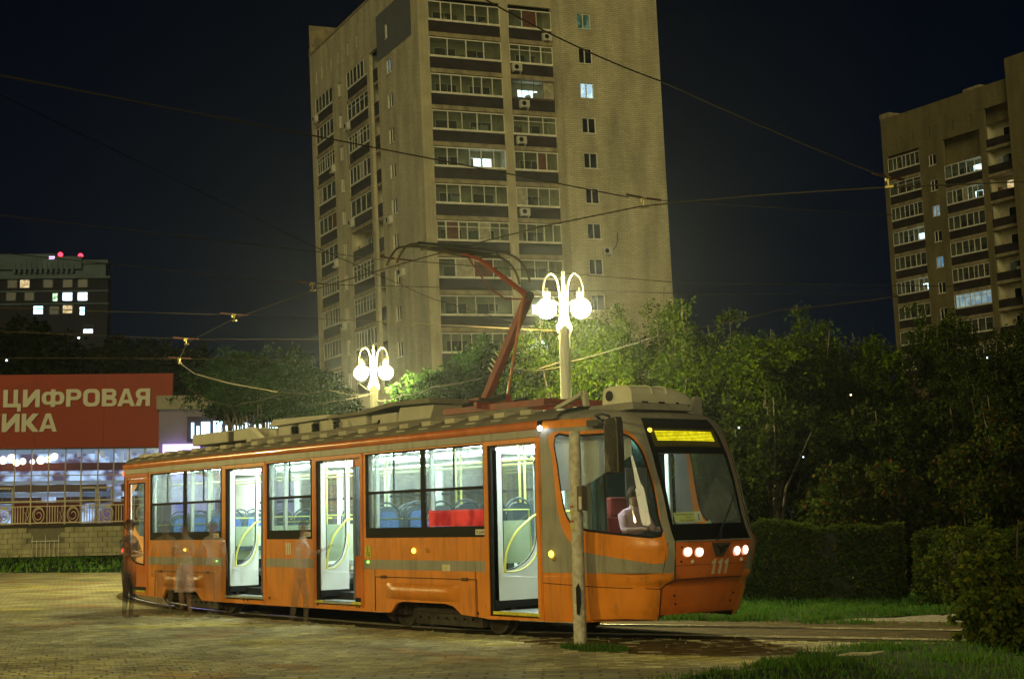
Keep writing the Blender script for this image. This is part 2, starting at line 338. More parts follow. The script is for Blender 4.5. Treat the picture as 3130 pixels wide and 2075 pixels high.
def paver_mesh(lx, ly, name):
    h = .03; c = .008; mb = MB(); x, y = lx / 2, ly / 2
    vs = [(-x, -y, -h), (x, -y, -h), (x, y, -h), (-x, y, -h), (-x, -y, -c), (x, -y, -c), (x, y, -c), (-x, y, -c), (-x + c, -y + c, 0), (x - c, -y + c, 0), (x - c, y - c, 0), (-x + c, y - c, 0)]
    fs = [(0, 1, 5, 4), (1, 2, 6, 5), (2, 3, 7, 6), (3, 0, 4, 7), (4, 5, 9, 8), (5, 6, 10, 9), (6, 7, 11, 10), (7, 4, 8, 11), (8, 9, 10, 11)]
    return vs, fs
PV, PF = paver_mesh(.186, .085, 'p'); cand = []
nb = int((PB1 - PB0) / .1); na = int((PA1 - PA0) / .2)
for j in range(nb):
    for i in range(na):
        a = PA0 + (i + .5 + (.5 if j % 2 else 0)) * .2; b = PB0 + (j + .5) * .1; x, y = xy(a, b)
        if a > PA1: continue
        if y > edge_y(x) - .05 or inside((x, y), GRASSPOLY): continue
        dirt = math.exp(-(((x + .3) / 2.2) ** 2 + ((y - .6) / .9) ** 2))
        cand.append((x, y, dirt, a, b))
a50 = math.radians(50)
vis = sorted([c for c in cand if -6.1 < c[3] < 6.0 and c[4] > 17.3], key=lambda c: c[4])[:290]; vs_ = set((c[0], c[1]) for c in vis)
pme = MB().add(PV, PF).mesh('paver', PAV)
allv = []; allf = []; ca, sa = math.cos(a50), math.sin(a50)
for c in cand:
    x, y, dirt, a, b = c; rz = a50 + RNG.normal(0, .012); z = RNG.normal(0, .0045) - dirt * RNG.uniform(.004, .03); tx, ty = RNG.normal(0, .008, 2)
    if (x, y) in vs_:
        o = obj('paver', pme, plaza, loc=(x, y, z), rot=(tx, ty, rz)); continue
    cz, sz = math.cos(rz), math.sin(rz); o = len(allv)
    allv += [(x + px * cz - py * sz, y + px * sz + py * cz, z + pz + px * ty + py * tx) for px, py, pz in PV]; allf += [tuple(i + o for i in f) for f in PF]
mb = MB(); mb.v = allv; mb.f = allf; mb.build('pavers', PAV, plaza, kind='stuff')
# sand and dirt worn over the pavers by the pole and the rail
DIRT = pm('trodden_dirt', (.17, .125, .055), .95, spec=.04, var=.45, scale=5, bump=.6, bscale=25, col2=(.08, .058, .028))
def patch(name, poly, z, mat, kind='structure', jit=0, amp=0, step=.35, parent=None, **kw):
    xs = [p[0] for p in poly]; ys = [p[1] for p in poly]; g = []
    x = min(xs)
    while x < max(xs):
        y = min(ys)
        while y < max(ys):
            if inside((x, y), poly): g.append((x + random.uniform(-.3, .3) * step, y + random.uniform(-.3, .3) * step))
            y += step
        x += step
    rim = set((round(p[0], 4), round(p[1], 4)) for p in poly)
    def fn(a, b, d): return (a, b, (-.03 if (round(a, 4), round(b, 4)) in rim else z + random.uniform(-1, 1) * amp) - d)
    return plate(poly, [], fn, 0, g).build(name, mat, parent, smooth=True, kind=kind, **kw)
patch('trampled_soil', smooth_poly([(-3.6, .33), (-2.4, -.25), (-.6, -.6), (.7, -.1), (1.4, .7), (1.6, 1.9), (1.9, 2.9), (0.2, 2.35), (-1.6, 1.4), (-3.0, .62)], 5), -.004, DIRT, amp=.008, step=.16)
BED = pm('oily_track_bed', (.105, .072, .028), .95, spec=.03, var=.5, scale=4, bump=.6, bscale=18, col2=(.03, .022, .010))
o1 = offs(CEN, 1.06); o2 = offs(CEN, -2.3); mb = MB()
for i in range(len(CEN)):
    for p, z in ((o1[i], .002), (NEAR[i], .006), (CEN[i], .004), (FAR[i], .006), (o2[i], .004)): mb.v.append((*p, z + random.uniform(0, .004)))
for i in range(len(CEN) - 1):
    for k in range(4): a = i * 5 + k; mb.f.append((a, a + 1, a + 6, a + 5))
mb.build('track_bed', BED, smooth=True, kind='structure')
STEEL = pm('polished_rail_steel', (.75, .70, .55), .22, .8, var=.15, scale=12)
RUST = pm('rusty_rail', (.07, .04, .02), .8, var=.3, scale=10)
track = empty('tram_track', label='pair of steel tram rails curving past the front of the orange tram', cat='tram track')
for L in (NEAR, FAR):
    mb = MB(); mh = MB()
    for i, p in enumerate(L):
        a = Vector(L[max(i - 1, 0)]); b = Vector(L[min(i + 1, len(L) - 1)]); t = (b - a).normalized(); n = Vector((t.y, -t.x))
        for w_, z in ((.035, .03), (-.035, .03), (-.035, -.03), (.035, -.03)): mb.v.append((p[0] + n.x * w_, p[1] + n.y * w_, z))
    for i in range(len(L) - 1):
        for k in range(4): mb.f.append((i * 4 + k, i * 4 + (k + 1) % 4, i * 4 + 4 + (k + 1) % 4, i * 4 + 4 + k))
    mb.build('rail', STEEL, track)
    for sgn in (1, -1):
        g = offs(L, .075 * sgn); g2 = offs(L, .16 * sgn); mg = MB(); mg.v = [(*p, .012) for q in zip(g, g2) for p in q]; mg.f = [(2 * i, 2 * i + 1, 2 * i + 3, 2 * i + 2) for i in range(len(g) - 1)]; mg.build('flangeway', pm('groove_dark', (.008, .006, .004), .9, spec=.02, var=0), track)  # flat black strips paint the dark of the recessed rail grooves
patch('gravel_path', smooth_poly([(-1.7, 4.55), (-.2, 5.0), (1.4, 5.6), (3.6, 6.9), (4.5, 8.3), (1.8, 8.2), (.0, 7.9), (-1.0, 7.2), (-1.6, 5.8)], 4), .0, pm('pale_gravel', (.30, .26, .21), .95, spec=.05, var=.35, scale=9, bump=.7, bscale=40), amp=.01, step=.25)
LAWN = pm('lawn_soil', (.03, .05, .012), .95, spec=.03, var=.4, scale=3)
patch('lawn_verge', GRASSPOLY, .03, LAWN, amp=.012)
STRIP = [(-14, 3.7), (-9, 3.1), (-6, 2.9), (-4.2, 3.35), (-2.3, 4.2), (-1.6, 4.6), (-1.4, 6.2), (-.6, 7.6), (1.5, 9.9), (-2, 13), (-6, 12), (-14, 13)]
patch('lawn_strip', STRIP, .012, LAWN, amp=.02)
WG = [(-48, 5.5), (-45.6, 7.5), (-39.2, 9.8), (-33, 11.9), (-30, 20), (-50, 31), (-62, 24), (-76, 17.5), (-90, 11), (-70, -3)]
patch('wall_lawn', WG, .02, LAWN, amp=.05, step=1.5)
GRASSM = leafmat('grass_blade', [(.03, .085, .010), (.05, .12, .018), (.07, .14, .022), (.09, .12, .03)], .3)
def blades(name, poly, n, h0, h1, w_=.016, clump=0, z0=.0, lean=.35, **kw):
    xs = [p[0] for p in poly]; ys = [p[1] for p in poly]; P = []
    cl = [(RNG.uniform(min(xs), max(xs)), RNG.uniform(min(ys), max(ys))) for _ in range(clump)]
    while len(P) < n:
        if clump and RNG.random() < .6:
            c = cl[int(RNG.integers(clump))]; p = (c[0] + RNG.normal(0, .18), c[1] + RNG.normal(0, .18))
        else: p = (RNG.uniform(min(xs), max(xs)), RNG.uniform(min(ys), max(ys)))
        if inside(p, poly): P.append(p)
    P = np.array(P); n = len(P); th = RNG.uniform(0, 6.283, n); h = RNG.uniform(h0, h1, n) * (0.6 + .8 * RNG.random(n)); l = RNG.uniform(0, lean, n) * h; la = RNG.uniform(0, 6.283, n)
    V = np.zeros((n, 4, 3)); d = np.stack([np.cos(th), np.sin(th)], 1) * w_ / 2
    V[:, 0, :2] = P - d; V[:, 1, :2] = P + d; V[:, :2, 2] = z0
    mid = P + np.stack([np.cos(la), np.sin(la)], 1) * (l * .4)[:, None]; tip = P + np.stack([np.cos(la), np.sin(la)], 1) * l[:, None] * 1.6
    V[:, 2, :2] = mid + d * .6; V[:, 2, 2] = z0 + h * .6; V[:, 3, :2] = tip; V[:, 3, 2] = z0 + h
    F = np.tile(np.array([[0, 1, 2], [0, 2, 3]]), (n, 1, 1)) + (np.arange(n) * 4)[:, None, None]
    return npmesh(name, V.reshape(-1, 3), F.reshape(-1, 3), GRASSM, kind='stuff', **kw)
def npmesh(name, V, F, mat, parent=None, **kw):
    me = bpy.data.meshes.new(name); k = F.shape[1]
    me.vertices.add(len(V)); me.vertices.foreach_set('co', V.astype(np.float32).ravel())
    me.loops.add(F.size); me.loops.foreach_set('vertex_index', F.astype(np.int32).ravel())
    me.polygons.add(len(F)); me.polygons.foreach_set('loop_start', np.arange(0, F.size, k, dtype=np.int32)); me.polygons.foreach_set('loop_total', np.full(len(F), k, dtype=np.int32))
    me.materials.append(mat); me.update(calc_edges=True); return obj(name, me, parent, **kw)
blades('verge_grass', [p for p in GRASSPOLY if True], 60000, .03, .085, .013, clump=60, z0=.02)
blades('strip_grass', [(-9, 3.2), (-6, 3.0), (-4.2, 3.45), (-2.3, 4.25), (-1.7, 4.7), (-1.4, 6.2), (-.6, 7.6), (.6, 9.4), (-4, 11.5), (-9, 9)], 32000, .03, .12, .018, clump=90)
blades('wall_grass', WG, 16000, .06, .2, .09, clump=40)
blades('pole_grass', smooth_poly([(-1.45, -.40), (-1.0, -.58), (-.45, -.48), (-.35, -.2), (-.8, -.05), (-1.3, -.12)], 4), 1500, .02, .075, .014, clump=6)
blades('track_grass', smooth_poly([(-7, 2.6), (-4.3, 3.1), (-2.2, 4.0), (.5, 4.9), (2, 5.6), (2, 5.9), (-2, 4.6), (-5, 3.5)], 3), 1500, .03, .09, .016, clump=20)
tag(MB().tube([(2.48, .22, .075), (2.56, .40, .085), (2.64, .56, .08), (2.72, .72, .10)], [.010, .022, .018, .005], 6).build('plastic_wrapper', pm('torn_plastic', (.5, .46, .3), .4, bump=.6)), 'crumpled pale plastic wrapper lying in the grass by the paving', 'wrapper')
GRV = MB()
for _ in range(120):
    x = random.uniform(-8, 2); y = edge_y(x) + random.uniform(-1.6, 1.2); s = random.uniform(.006, .02)
    if y < -3: continue
    GRV.add([(x - s, y, .0), (x, y - s, .0), (x + s, y + s * .3, .0), (x, y, s * 1.2)], [(0, 1, 3), (1, 2, 3), (2, 0, 3)])
GRV.build('scattered_gravel', pm('pale_stones', (.3, .25, .17), .9), kind='stuff')
# ---------------------------------------------------------------- apartment towers
BRICKB = brickmat('tan_tower_brick', (.56, .50, .32), (.46, .41, .26), (.30, .27, .17))
BRICKC = pm('tower_pier_concrete', (.50, .44, .28), .9, var=.22, scale=.5, bump=.2, bscale=5)
DPAN = pm('dark_brown_parapet', (.034, .024, .022), .85, var=.45, scale=1.2, bump=.3, bscale=6)
SLAB = pm('slab_concrete', (.36, .30, .17), .9, var=.35, scale=1.5)
RECESS = pm('loggia_plaster', (.55, .50, .33), .9, var=.3, scale=.8)
DWIN = pm('dark_window', (.012, .012, .012), .2, var=0)
FRAMEW = pm('white_window_frame', (.78, .74, .60), .6, var=.2, scale=2)
FRAMEB = pm('brown_window_frame', (.10, .06, .035), .6, var=.2, scale=2)
LPANE = glass('loggia_glass', (.85, .90, .84), .90, .05, (.3, .3, .22), .08)
GREYCLAD = pm('grey_cladding', (.125, .13, .14), .8, var=.12, scale=.6)
WPANE = glass('window_glass', (.35, .38, .36), .80, .04, (.1, .1, .09), .08)
ACM = pm('air_conditioner_case', (.5, .48, .4), .6, var=.1)
LITW = em_noise('lit_window_white', (.80, .95, 1), 5, (.45, .6, .8), 1.4)
LITW2 = em_noise('lit_window_glare', (.80, .95, 1), 14, (.45, .6, .8), 1.4)
LITB = em_noise('lit_window_blue', (.35, .6, .9), 6, (.2, .42, .75), 1.2)
LITG = em_noise('lit_window_green', (.32, .48, .30), 4, (.08, .15, .08), 1.6)
LITY = em_noise('lit_window_warm', (1, .85, .5), .9, (.6, .4, .15), 1.8)
TILT = Vector((0.0046, -0.0325, .9995))
MESHC = {}
def cmesh(key, fn):
    if key not in MESHC: MESHC[key] = fn()
    return MESHC[key]
def wall_sheet(s0, s1, w0, w1, holes, d0=0., dep=.35):
    """wall front at depth d0 with rectangular openings and their reveals"""
    mb = MB(); S = sorted({s0, s1} | {h[0] for h in holes} | {h[1] for h in holes}); W = sorted({w0, w1} | {h[2] for h in holes} | {h[3] for h in holes})
    for a, b in zip(S, S[1:]):
        run = None
        for c, d in zip(W, W[1:]):
            cs, cw = (a + b) / 2, (c + d) / 2
            solid = not any(h[0] < cs < h[1] and h[2] < cw < h[3] for h in holes)
            if solid and run is None: run = [c, d]
            elif solid: run[1] = d
            if (not solid or d == W[-1]) and run: mb.quad((a, d0, run[0]), (b, d0, run[0]), (b, d0, run[1]), (a, d0, run[1])); run = None
    for (a, b, c, d) in holes:
        e = d0 + dep
        mb.quad((a, d0, c), (a, d0, d), (a, e, d), (a, e, c)); mb.quad((b, d0, d), (b, d0, c), (b, e, c), (b, e, d))
        if d < w1: mb.quad((a, d0, d), (b, d0, d), (b, e, d), (a, e, d))
        if c > w0: mb.quad((b, d0, c), (a, d0, c), (a, e, c), (b, e, c))
    return mb
def small_window(T, root, s0, s1, w0, w1, lit=None, d0=0., ajar=False):
    W, H = s1 - s0, w1 - w0
    def fr():
        mb = MB(); t = .07
        mb.box(0, W, .08, .2, 0, t); mb.box(0, W, .08, .2, H - t, H); mb.box(0, t, .08, .2, t, H - t); mb.box(W - t, W, .08, .2, t, H - t); mb.box(W * .46 - t / 2, W * .46 + t / 2, .08, .2, t, H - t)
        mb.box(-.05, W + .05, -.08, .08, -.06, -.005); return mb.mesh('window', FRAMEW)
    f = obj('window', cmesh(('sw', round(W, 2), round(H, 2)), fr), root, mat4=T @ Matrix.Translation((s0, d0, w0)))
    def pn(a, b): return lambda: MB().box(a, b, .12, .135, .07, H - .07).mesh('pane', WPANE)
    for i, (a, b) in enumerate(((.07, W * .46 - .035), (W * .46 + .035, W - .07))):
        obj('pane', cmesh(('p', round(W, 2), round(H, 2), i), pn(a, b)), f)
    mt = lit or DWIN
    obj('curtain' if lit else 'room_behind', cmesh(('cur', round(W, 2), round(H, 2), mt.name), lambda: MB().box(.0, W, .24, .34, 0, H).mesh('curtain', mt)), f)
def ac_unit(T, root, s, d, w, side=1):
    def mk():
        mb = MB(); mb.box(-.4, .4, -.32, 0, 0, .55); mb.lathe([(.2, -.34), (.22, -.325), (.02, -.32)], (-.1, 0, .28), 12, 'y'); return mb.mesh('air_conditioner', ACM)
    o = obj('air_conditioner', cmesh('ac', mk), root, mat4=T @ Matrix.Translation((s, d, w)))
    obj('fan_grille', cmesh('acf', lambda: MB().lathe([(.19, -.36), (.19, -.345), (.01, -.345)], (-.1, 0, .28), 14, 'y').mesh('fan_grille', DWIN)), o)
    obj('bracket', cmesh('acb', lambda: MB().box(-.33, -.28, -.36, .05, -.06, -.01).box(.28, .33, -.36, .05, -.06, -.01).bar((.3, -.34, -.04), (.3, .02, -.28), .03, .03, (1, 0, 0)).mesh('bracket', FRAMEW)), o)
def loggia(T, root, s0, s1, ws, rs, lit=None, frame=None, dep=1.25, open_=False, dark=False, panes=None, d0=0.):
    """one storey of a loggia: ws = height of the white sill"""
    L = round(s1 - s0, 2); H = 2.885
    M = lambda s, d, w: T @ Matrix.Translation((s, d + d0, w))
    obj('loggia_recess', cmesh(('rec', L), lambda: MB()
        .quad((0, dep, -1.45), (L, dep, -1.45), (L, dep, 1.5), (0, dep, 1.5)).quad((.0, .12, -1.45), (0, dep, -1.45), (0, dep, 1.5), (0, .12, 1.5))
        .quad((L, dep, -1.45), (L, .12, -1.45), (L, .12, 1.5), (L, dep, 1.5)).quad((0, .1, 1.48), (0, dep, 1.48), (L, dep, 1.48), (L, .1, 1.48)).mesh('loggia_recess', RECESS)), root, mat4=M(s0, 0, ws))
    obj('floor_slab', cmesh(('slab', L), lambda: MB().box(0, L, -.06, dep, -1.38, -1.14).mesh('floor_slab', SLAB)), root, mat4=M(s0, 0, ws))
    obj('slab_edge', cmesh(('slabe', L), lambda: MB().box(.0, L, -.02, .1, -1.137, -1.04).mesh('slab_edge', SLAB)), root, mat4=M(s0, 0, ws))
    obj('parapet', cmesh(('par', L), lambda: MB().box(.0, L, .05, .13, -1.04, -.13).mesh('parapet', DPAN)), root, mat4=M(s0, 0, ws))
    # window and door in the back wall
    nb = 2 if L > 4.5 else 1
    for k in range(nb):
        c = L * ((.27, .73)[k] if nb == 2 else .5) + rs.uniform(-.15, .15)
        mt = (lit if (lit and k == nb - 1) else None)
        o = obj('inner_window', cmesh(('iw', k % 2), lambda: MB().box(-.85, -.80, -.05, 0, -.3, 1.0).box(.95, 1.0, -.05, 0, -1.1, 1.0).box(.15, .2, -.05, 0, -1.1, 1.0).box(-.8, .95, -.05, 0, .95, 1.0).box(-.80, .15, -.05, 0, -.3, -.24).mesh('inner_window', FRAMEW)), root, mat4=M(s0 + c, dep, ws))
        obj('pane', cmesh(('iwp', mt.name if mt else 'd'), lambda: MB().box(-.8, .15, -.02, -.01, -.24, .95).box(.2, .95, -.02, -.01, -1.1, .95).mesh('pane', mt or DWIN)), o)
    for _ in range(rs.choice([0, 1, 2, 2, 3])):
        cw, ch, cxx = rs.uniform(.25, .9), rs.uniform(.3, 1.1), rs.uniform(.2, L - 1.1); ck = rs.randrange(5)
        obj('stored_things', MB().box(cxx, cxx + cw, .35, .35 + rs.uniform(.1, .4), -.9, -.35 + ch).mesh('stored_things', pm('clutter_%d' % ck, ((.45, .36, .2), (.12, .05, .03), (.35, .38, .36), (.10, .14, .12), (.6, .55, .42))[ck], .9, var=.2)), root, mat4=M(s0, 0, ws))
    if open_: return
    fm = frame or FRAMEW; n = panes or rs.choice([4, 5, 6, 7] if L > 4.5 else [3, 4, 5]); h = 1.42
    cuts = sorted([0] + [L * (i + 1) / n + (rs.uniform(-.12, .12)) for i in range(n - 1)] + [L])
    mb = MB(); t = .055
    mb.box(0, L, .0, .07, -.13, .03); mb.box(0, L, .0, .07, h - .06, h + .02)
    for i, c in enumerate(cuts):
        tt = .09 if (i in (0, n) or rs.random() < .3) else t; mb.box(max(0, c - tt / 2), min(L, c + tt / 2), .01, .07, .03, h - .06)
    tr = rs.random() < .22
    if tr: mb.box(0, L, .015, .06, h * .68, h * .68 + .05)
    g = mb.build('loggia_glazing', fm, root, mat4=M(s0, 0, ws))
    for a, b in zip(cuts, cuts[1:]):
        k = ('lp', round(b - a, 1)); W = round(b - a, 1) - .07
        mt = LPANE
        if rs.random() < .07: mt = pm('drawn_curtain', (.13, .055, .03), .9, var=.3) if rs.random() < .5 else pm('pale_curtain', (.42, .38, .26), .9, var=.3)
        obj('pane', cmesh(k + (mt.name,), lambda: MB().box(0, W, .035, .045, .03, h - .06).mesh('pane', mt)), g, loc=(a + .035, 0, 0))
H_ = 2.885
def Tm(x, y, z, c0, c1, c2): return Matrix(((c0[0], c1[0], c2[0], x), (c0[1], c1[1], c2[1], y), (c0[2], c1[2], c2[2], z), (0, 0, 0, 1)))
Aax = Vector((-.973, .2304, .0119)); Bax = Vector((.2307, .9726, .0306))
tower = empty('apartment_tower', label='tall tan brick apartment tower with stacked loggias behind the tram', cat='tower block', mat4=Tm(-78.0, 51.48, 14.7, Bax, Aax, TILT))
I4 = Matrix.Identity(4)
TA = Matrix.Translation((-.36, 0, 0)) @ Matrix.Rotation(-math.pi / 2, 4, 'Z')     # local s -> -y, depth -> +x
rs = random.Random(5)
GW = -17.5
# face B, towards the tram
hol = [(.55, 6.65, GW, 27.35), (7.4, 11.2, GW, 27.35)]
wall_sheet(-.36, 11.2, GW, 34, hol, 0, .2).build('wall', BRICKC, tower)
# ribs on the corner pier and the middle pier
for nm, a, b in (('rib', -.36, -.12), ('rib', .0, .2), ('rib', .32, .5), ('rib', 6.72, 6.9), ('rib', 7.05, 7.2)):
    obj(nm, MB().box(a, b, -.07, .0, GW, 33.9).mesh('rib', BRICKC), tower)
RB = -1.55; k_ = .985
def pb(s, w_): # measured on the loggia plane -> on the projecting block
    return -41 + (s + 41) * k_, -11 + (w_ + 11) * k_
rows = [27.2 - 1.3 + .04 - i * H_ * .985 for i in range(14)]
wx0 = pb(13.56, 0)[0]; wx1 = pb(14.82, 0)[0]
wins = []
for i in range(13):
    w0 = pb(0, 25.92 - i * H_)[1]; wins.append((wx0, wx1, w0, w0 + 1.28))
mb = wall_sheet(11.2, 20.2, GW, 34, wins, RB, .34)
mb.build('brick_wall', BRICKB, tower)
MB().quad((11.2, RB, GW), (11.2, RB, 34), (11.2, .3, 34), (11.2, .3, GW)).quad((20.2, RB, GW), (20.2, 27, GW), (20.2, 27, 34), (20.2, RB, 34)).build('side_wall', BRICKB, tower)
MB().quad((-.3, 28, GW), (20.2, 28, GW), (20.2, 28, 33.5), (-.3, 28, 33.5)).quad((-.3, 9.3, 33.5), (20.2, 9.3, 33.5), (20.2, 0, 33.5), (-.3, 0, 33.5)).quad((-.3, 28, 30.4), (20.2, 28, 30.4), (20.2, 9.3, 30.4), (-.3, 9.3, 30.4)).build('roof', SLAB, tower)
MB().quad((1.4, 1.3, GW), (19.9, 1.3, GW), (19.9, 1.3, 33), (1.4, 1.3, 33)).quad((1.3, 27, GW), (1.3, 1.3, GW), (1.3, 1.3, 30), (1.3, 27, 30)).build('inner_wall', DPAN, tower)
lits = {0: LITG, 2: LITW2}
for i, (a, b, c, d) in enumerate(wins): small_window(I4, tower, a, b, c, d, lits.get(i), RB)
for i in range(13):
    ws = 25.58 - i * 2.887
    loggia(I4, tower, .55, 6.65, ws, rs, lit=LITW if i == 4 else None, panes={0: 6, 9: 7}.get(i))
    loggia(I4, tower, 7.4, 11.2, ws, rs, lit=LITW if i in (2, 8, 9) else None, frame=FRAMEB if i == 2 else None)
for s, w_ in ((10.7, 24.6), (7.9, 21.9), (8.4, 19.0), (8.0, 16.05), (8.0, 10.3)): ac_unit(I4, tower, s, 0, w_)
ac_unit(I4, tower, 14.3, RB, pb(0, 7.35)[1])
MB().tube([(15.4, RB - .03, 8.9), (15.36, RB - .03, 8.2), (15.15, RB - .03, 7.7), (14.8, RB - .03, 7.4)], .03, 5).build('pipe', DWIN, tower)
# face A, towards the store; s runs towards the near corner
cols = [(-26.6, -21.5), (-17.4, -12.0)]
hA = [(a, b, GW, 26.0) for a, b in cols] + [(-11.3, -9.35, GW, 25.9)]
wA = []
for i in range(13):
    w0 = 23.0 - i * H_ + .05; wA.append((-7.25, -6.0, w0 - .1, w0 + 1.15))
wA2 = []
for i in range(13):
    w0 = 24.45 - i * H_; wA2.append((-19.8, -18.9, w0 - .1, w0 + 1.15))
slits = [(-s - .12, -s + .12, 27.3, 28.5) for s in (26, 24.3, 21.6, 19.4, 16.8, 14.4)]
mA = wall_sheet(-28, -9.35, GW, 30.5, hA + wA2 + slits, .0, .3); mA.build('brick_wall', BRICKB, tower, mat4=TA)
mA = wall_sheet(-9.35, .0, GW, 34, wA + [(-7.2, -6.6, 25.95, 27.2)], -.0, .3); mA.build('brick_wall', BRICKB, tower, mat4=TA)
MB().quad((-9.35, 0, 30.5), (-9.35, 0, 34), (-9.35, 8, 34), (-9.35, 8, 30.5)).quad((-28, 0, GW), (-28, 20, GW), (-28, 20, 30.5), (-28, 0, 30.5)).build('side_wall', BRICKB, tower, mat4=TA)
MB().box(-28.05, -9.4, -.06, .2, 30.42, 30.62).build('roof_coping', SLAB, tower, mat4=TA)
MB().box(-28.0, -27.3, -.03, .5, 30.6, 31.2).build('roof_vent', SLAB, tower, mat4=TA)
wall_sheet(-9.2, -1.3, 24.62, 28.4, [(-7.2, -6.6, 25.95, 27.2)], -.06, .08).build('grey_cladding_panel', GREYCLAD, tower, mat4=TA)
small_window(TA, tower, -7.2, -6.6, 25.95, 27.2)
for i, (a, b, c, d) in enumerate(wA): small_window(TA, tower, a, b, c, d, {0: LITB, 1: LITG}.get(i))
for i, (a, b, c, d) in enumerate(wA2): small_window(TA, tower, a, b, c, d)
for i in range(12):
    ws = 24.5 - i * 2.87
    loggia(TA, tower, -26.6, -21.5, ws, rs)
    loggia(TA, tower, -17.4, -12.0, ws, rs, lit=None, open_=(i == 5))
    obj('floor_slab', cmesh('bslab', lambda: MB().box(0, 1.95, .25, 1.3, -1.38, -1.14).mesh('floor_slab', SLAB)), tower, mat4=TA @ Matrix.Translation((-11.3, 0, ws)))
    obj('parapet', cmesh('bpar', lambda: MB().box(0, 1.95, .28, .36, -1.1, 0).mesh('parapet', DPAN)), tower, mat4=TA @ Matrix.Translation((-11.3, 0, ws)))
for s, i in ((-21.7, 2), (-21.8, 5), (-12.2, 9), (-17.2, 1), (-17.0, 4), (-26.3, 0), (-20.1, 7)): ac_unit(TA, tower, s, 0, 24.5 - i * 2.87 - .75)
ac_unit(TA, tower, -7.5, 0, 10.8); ac_unit(TA, tower, -5.2, 0, 6.2)
MB().quad((-11.3, 1.3, GW), (-9.35, 1.3, GW), (-9.35, 1.3, 26), (-11.3, 1.3, 26)).build('balcony_back_wall', RECESS, tower, mat4=TA)
# the farther tower on the right
a2 = Vector((-.988, .157, .01)); b2 = Vector((.157, .987, .031)); u2 = Vector((.005, -.033, .999))
o2 = Vector((13.175, -12.5, 1.62)) + (Vector((-79.526, 109.257, 26.768)) - Vector((13.175, -12.5, 1.62))) * 1.14
tower2 = empty('apartment_tower', label='distant dim brick apartment tower rising above the dark trees', cat='tower block', mat4=Tm(*o2, -a2, b2, u2))
BR2 = brickmat('dim_far_brick', (.20, .165, .075), (.16, .135, .06), (.10, .08, .04))  # darker copy of the tower brick; the far tower's dimness is in the colour
K = 1.14
c2 = [(.45, 5.45), (9.1, 14.45), (15.3, 19.6), (24, 28)]
h2 = [(a, b, -34, 12.0) for a, b in c2[:2]] + [(c2[2][0], c2[2][1], -34, 14.0)]
w2 = [(6.85, 7.95, 4.25 + 2.4 - i * H_ * 1.0, 5.5 + 2.4 - i * H_) for i in range(-1, 9)]
sl2 = [(s - .13, s + .13, 12.7, 13.9) for s in (2.7, 4.6, 7.2, 10.8, 13.4)]
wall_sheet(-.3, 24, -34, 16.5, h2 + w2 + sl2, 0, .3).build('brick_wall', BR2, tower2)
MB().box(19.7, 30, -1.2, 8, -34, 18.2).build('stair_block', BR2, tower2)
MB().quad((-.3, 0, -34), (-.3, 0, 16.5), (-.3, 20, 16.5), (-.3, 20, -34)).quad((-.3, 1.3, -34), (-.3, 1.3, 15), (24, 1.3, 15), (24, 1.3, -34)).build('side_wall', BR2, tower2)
MB().box(-.35, 1.2, -.05, 3, 16.5, 17.1).box(12.6, 15, 0, 6, 16.5, 16.8).build('roof_coping', SLAB, tower2)
for i, (a, b, c, d) in enumerate(w2): small_window(I4, tower2, a, b, c, d, {2: LITW, 4: LITB}.get(i))
LITL = em_noise('lit_loggia_row', (.75, .95, 1), .8, (.35, .5, .7), .9)
for i in range(9):
    ws = 6.44 * K + 2.885 - i * 2.885
    loggia(I4, tower2, c2[0][0], c2[0][1], ws, rs, lit=LITW if i in (3,) else (LITW if i == 5 else None))
    ws = 4.14 * K + 2.885 * 2 - i * 2.885
    if i > 0: loggia(I4, tower2, c2[1][0], c2[1][1], ws, rs, lit=LITW if i in (1, 2) else None)
    if i == 6: MB().box(c2[1][0] + .1, c2[1][1] - .1, .2, .24, ws + .05, ws + 1.4).build('lit_curtain', LITL, tower2)
    loggia(I4, tower2, c2[2][0], c2[2][1], ws + .25, rs, open_=True, lit=LITY if i == 2 else None)

# ---------------------------------------------------------------- dark apartment house far left
fb = empty('apartment_house', label='dark apartment house with white cornice and red roof beacons', cat='apartment house', mat4=Tm(-306.98, 96.74, 35.76, Vector((.6150, .7885, -.0134)), Vector((-.7885, .615, 0)), Vector((.008, .0106, .9999))))
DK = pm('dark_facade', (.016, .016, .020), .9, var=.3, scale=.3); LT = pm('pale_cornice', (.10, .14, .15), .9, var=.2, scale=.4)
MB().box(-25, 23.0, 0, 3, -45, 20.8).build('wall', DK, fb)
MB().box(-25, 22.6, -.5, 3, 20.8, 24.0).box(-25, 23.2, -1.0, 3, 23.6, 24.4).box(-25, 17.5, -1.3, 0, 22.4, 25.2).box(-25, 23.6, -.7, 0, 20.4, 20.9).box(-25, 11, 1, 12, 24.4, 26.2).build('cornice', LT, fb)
for k in range(12): obj('bracket', cmesh('brk', lambda: MB().box(0, .6, -1.5, -1.2, 21.6, 23.8).mesh('bracket', LT)), fb, loc=(2.6 + k * 1.15, 0, 0))
for z in (17.7, 14.9): MB().box(-25, 23.3, -.3, 0, z - .15, z + .15).build('string_course', LT, fb)
FL = [(2.2, 18.5, None), (4.9, 18.5, LITY), (10, 18.5, None), (14.3, 18.5, None), (17.6, 18.5, None), (6, 15.7, None), (11.6, 15.5, LITG), (14.3, 15.6, LITW), (17.6, 15.6, LITW), (2, 15.7, None), (8, 12.7, LITB), (11.5, 12.6, None), (14.4, 12.8, LITY), (17.6, 12.4, LITB), (19, 8.4, LITW)]
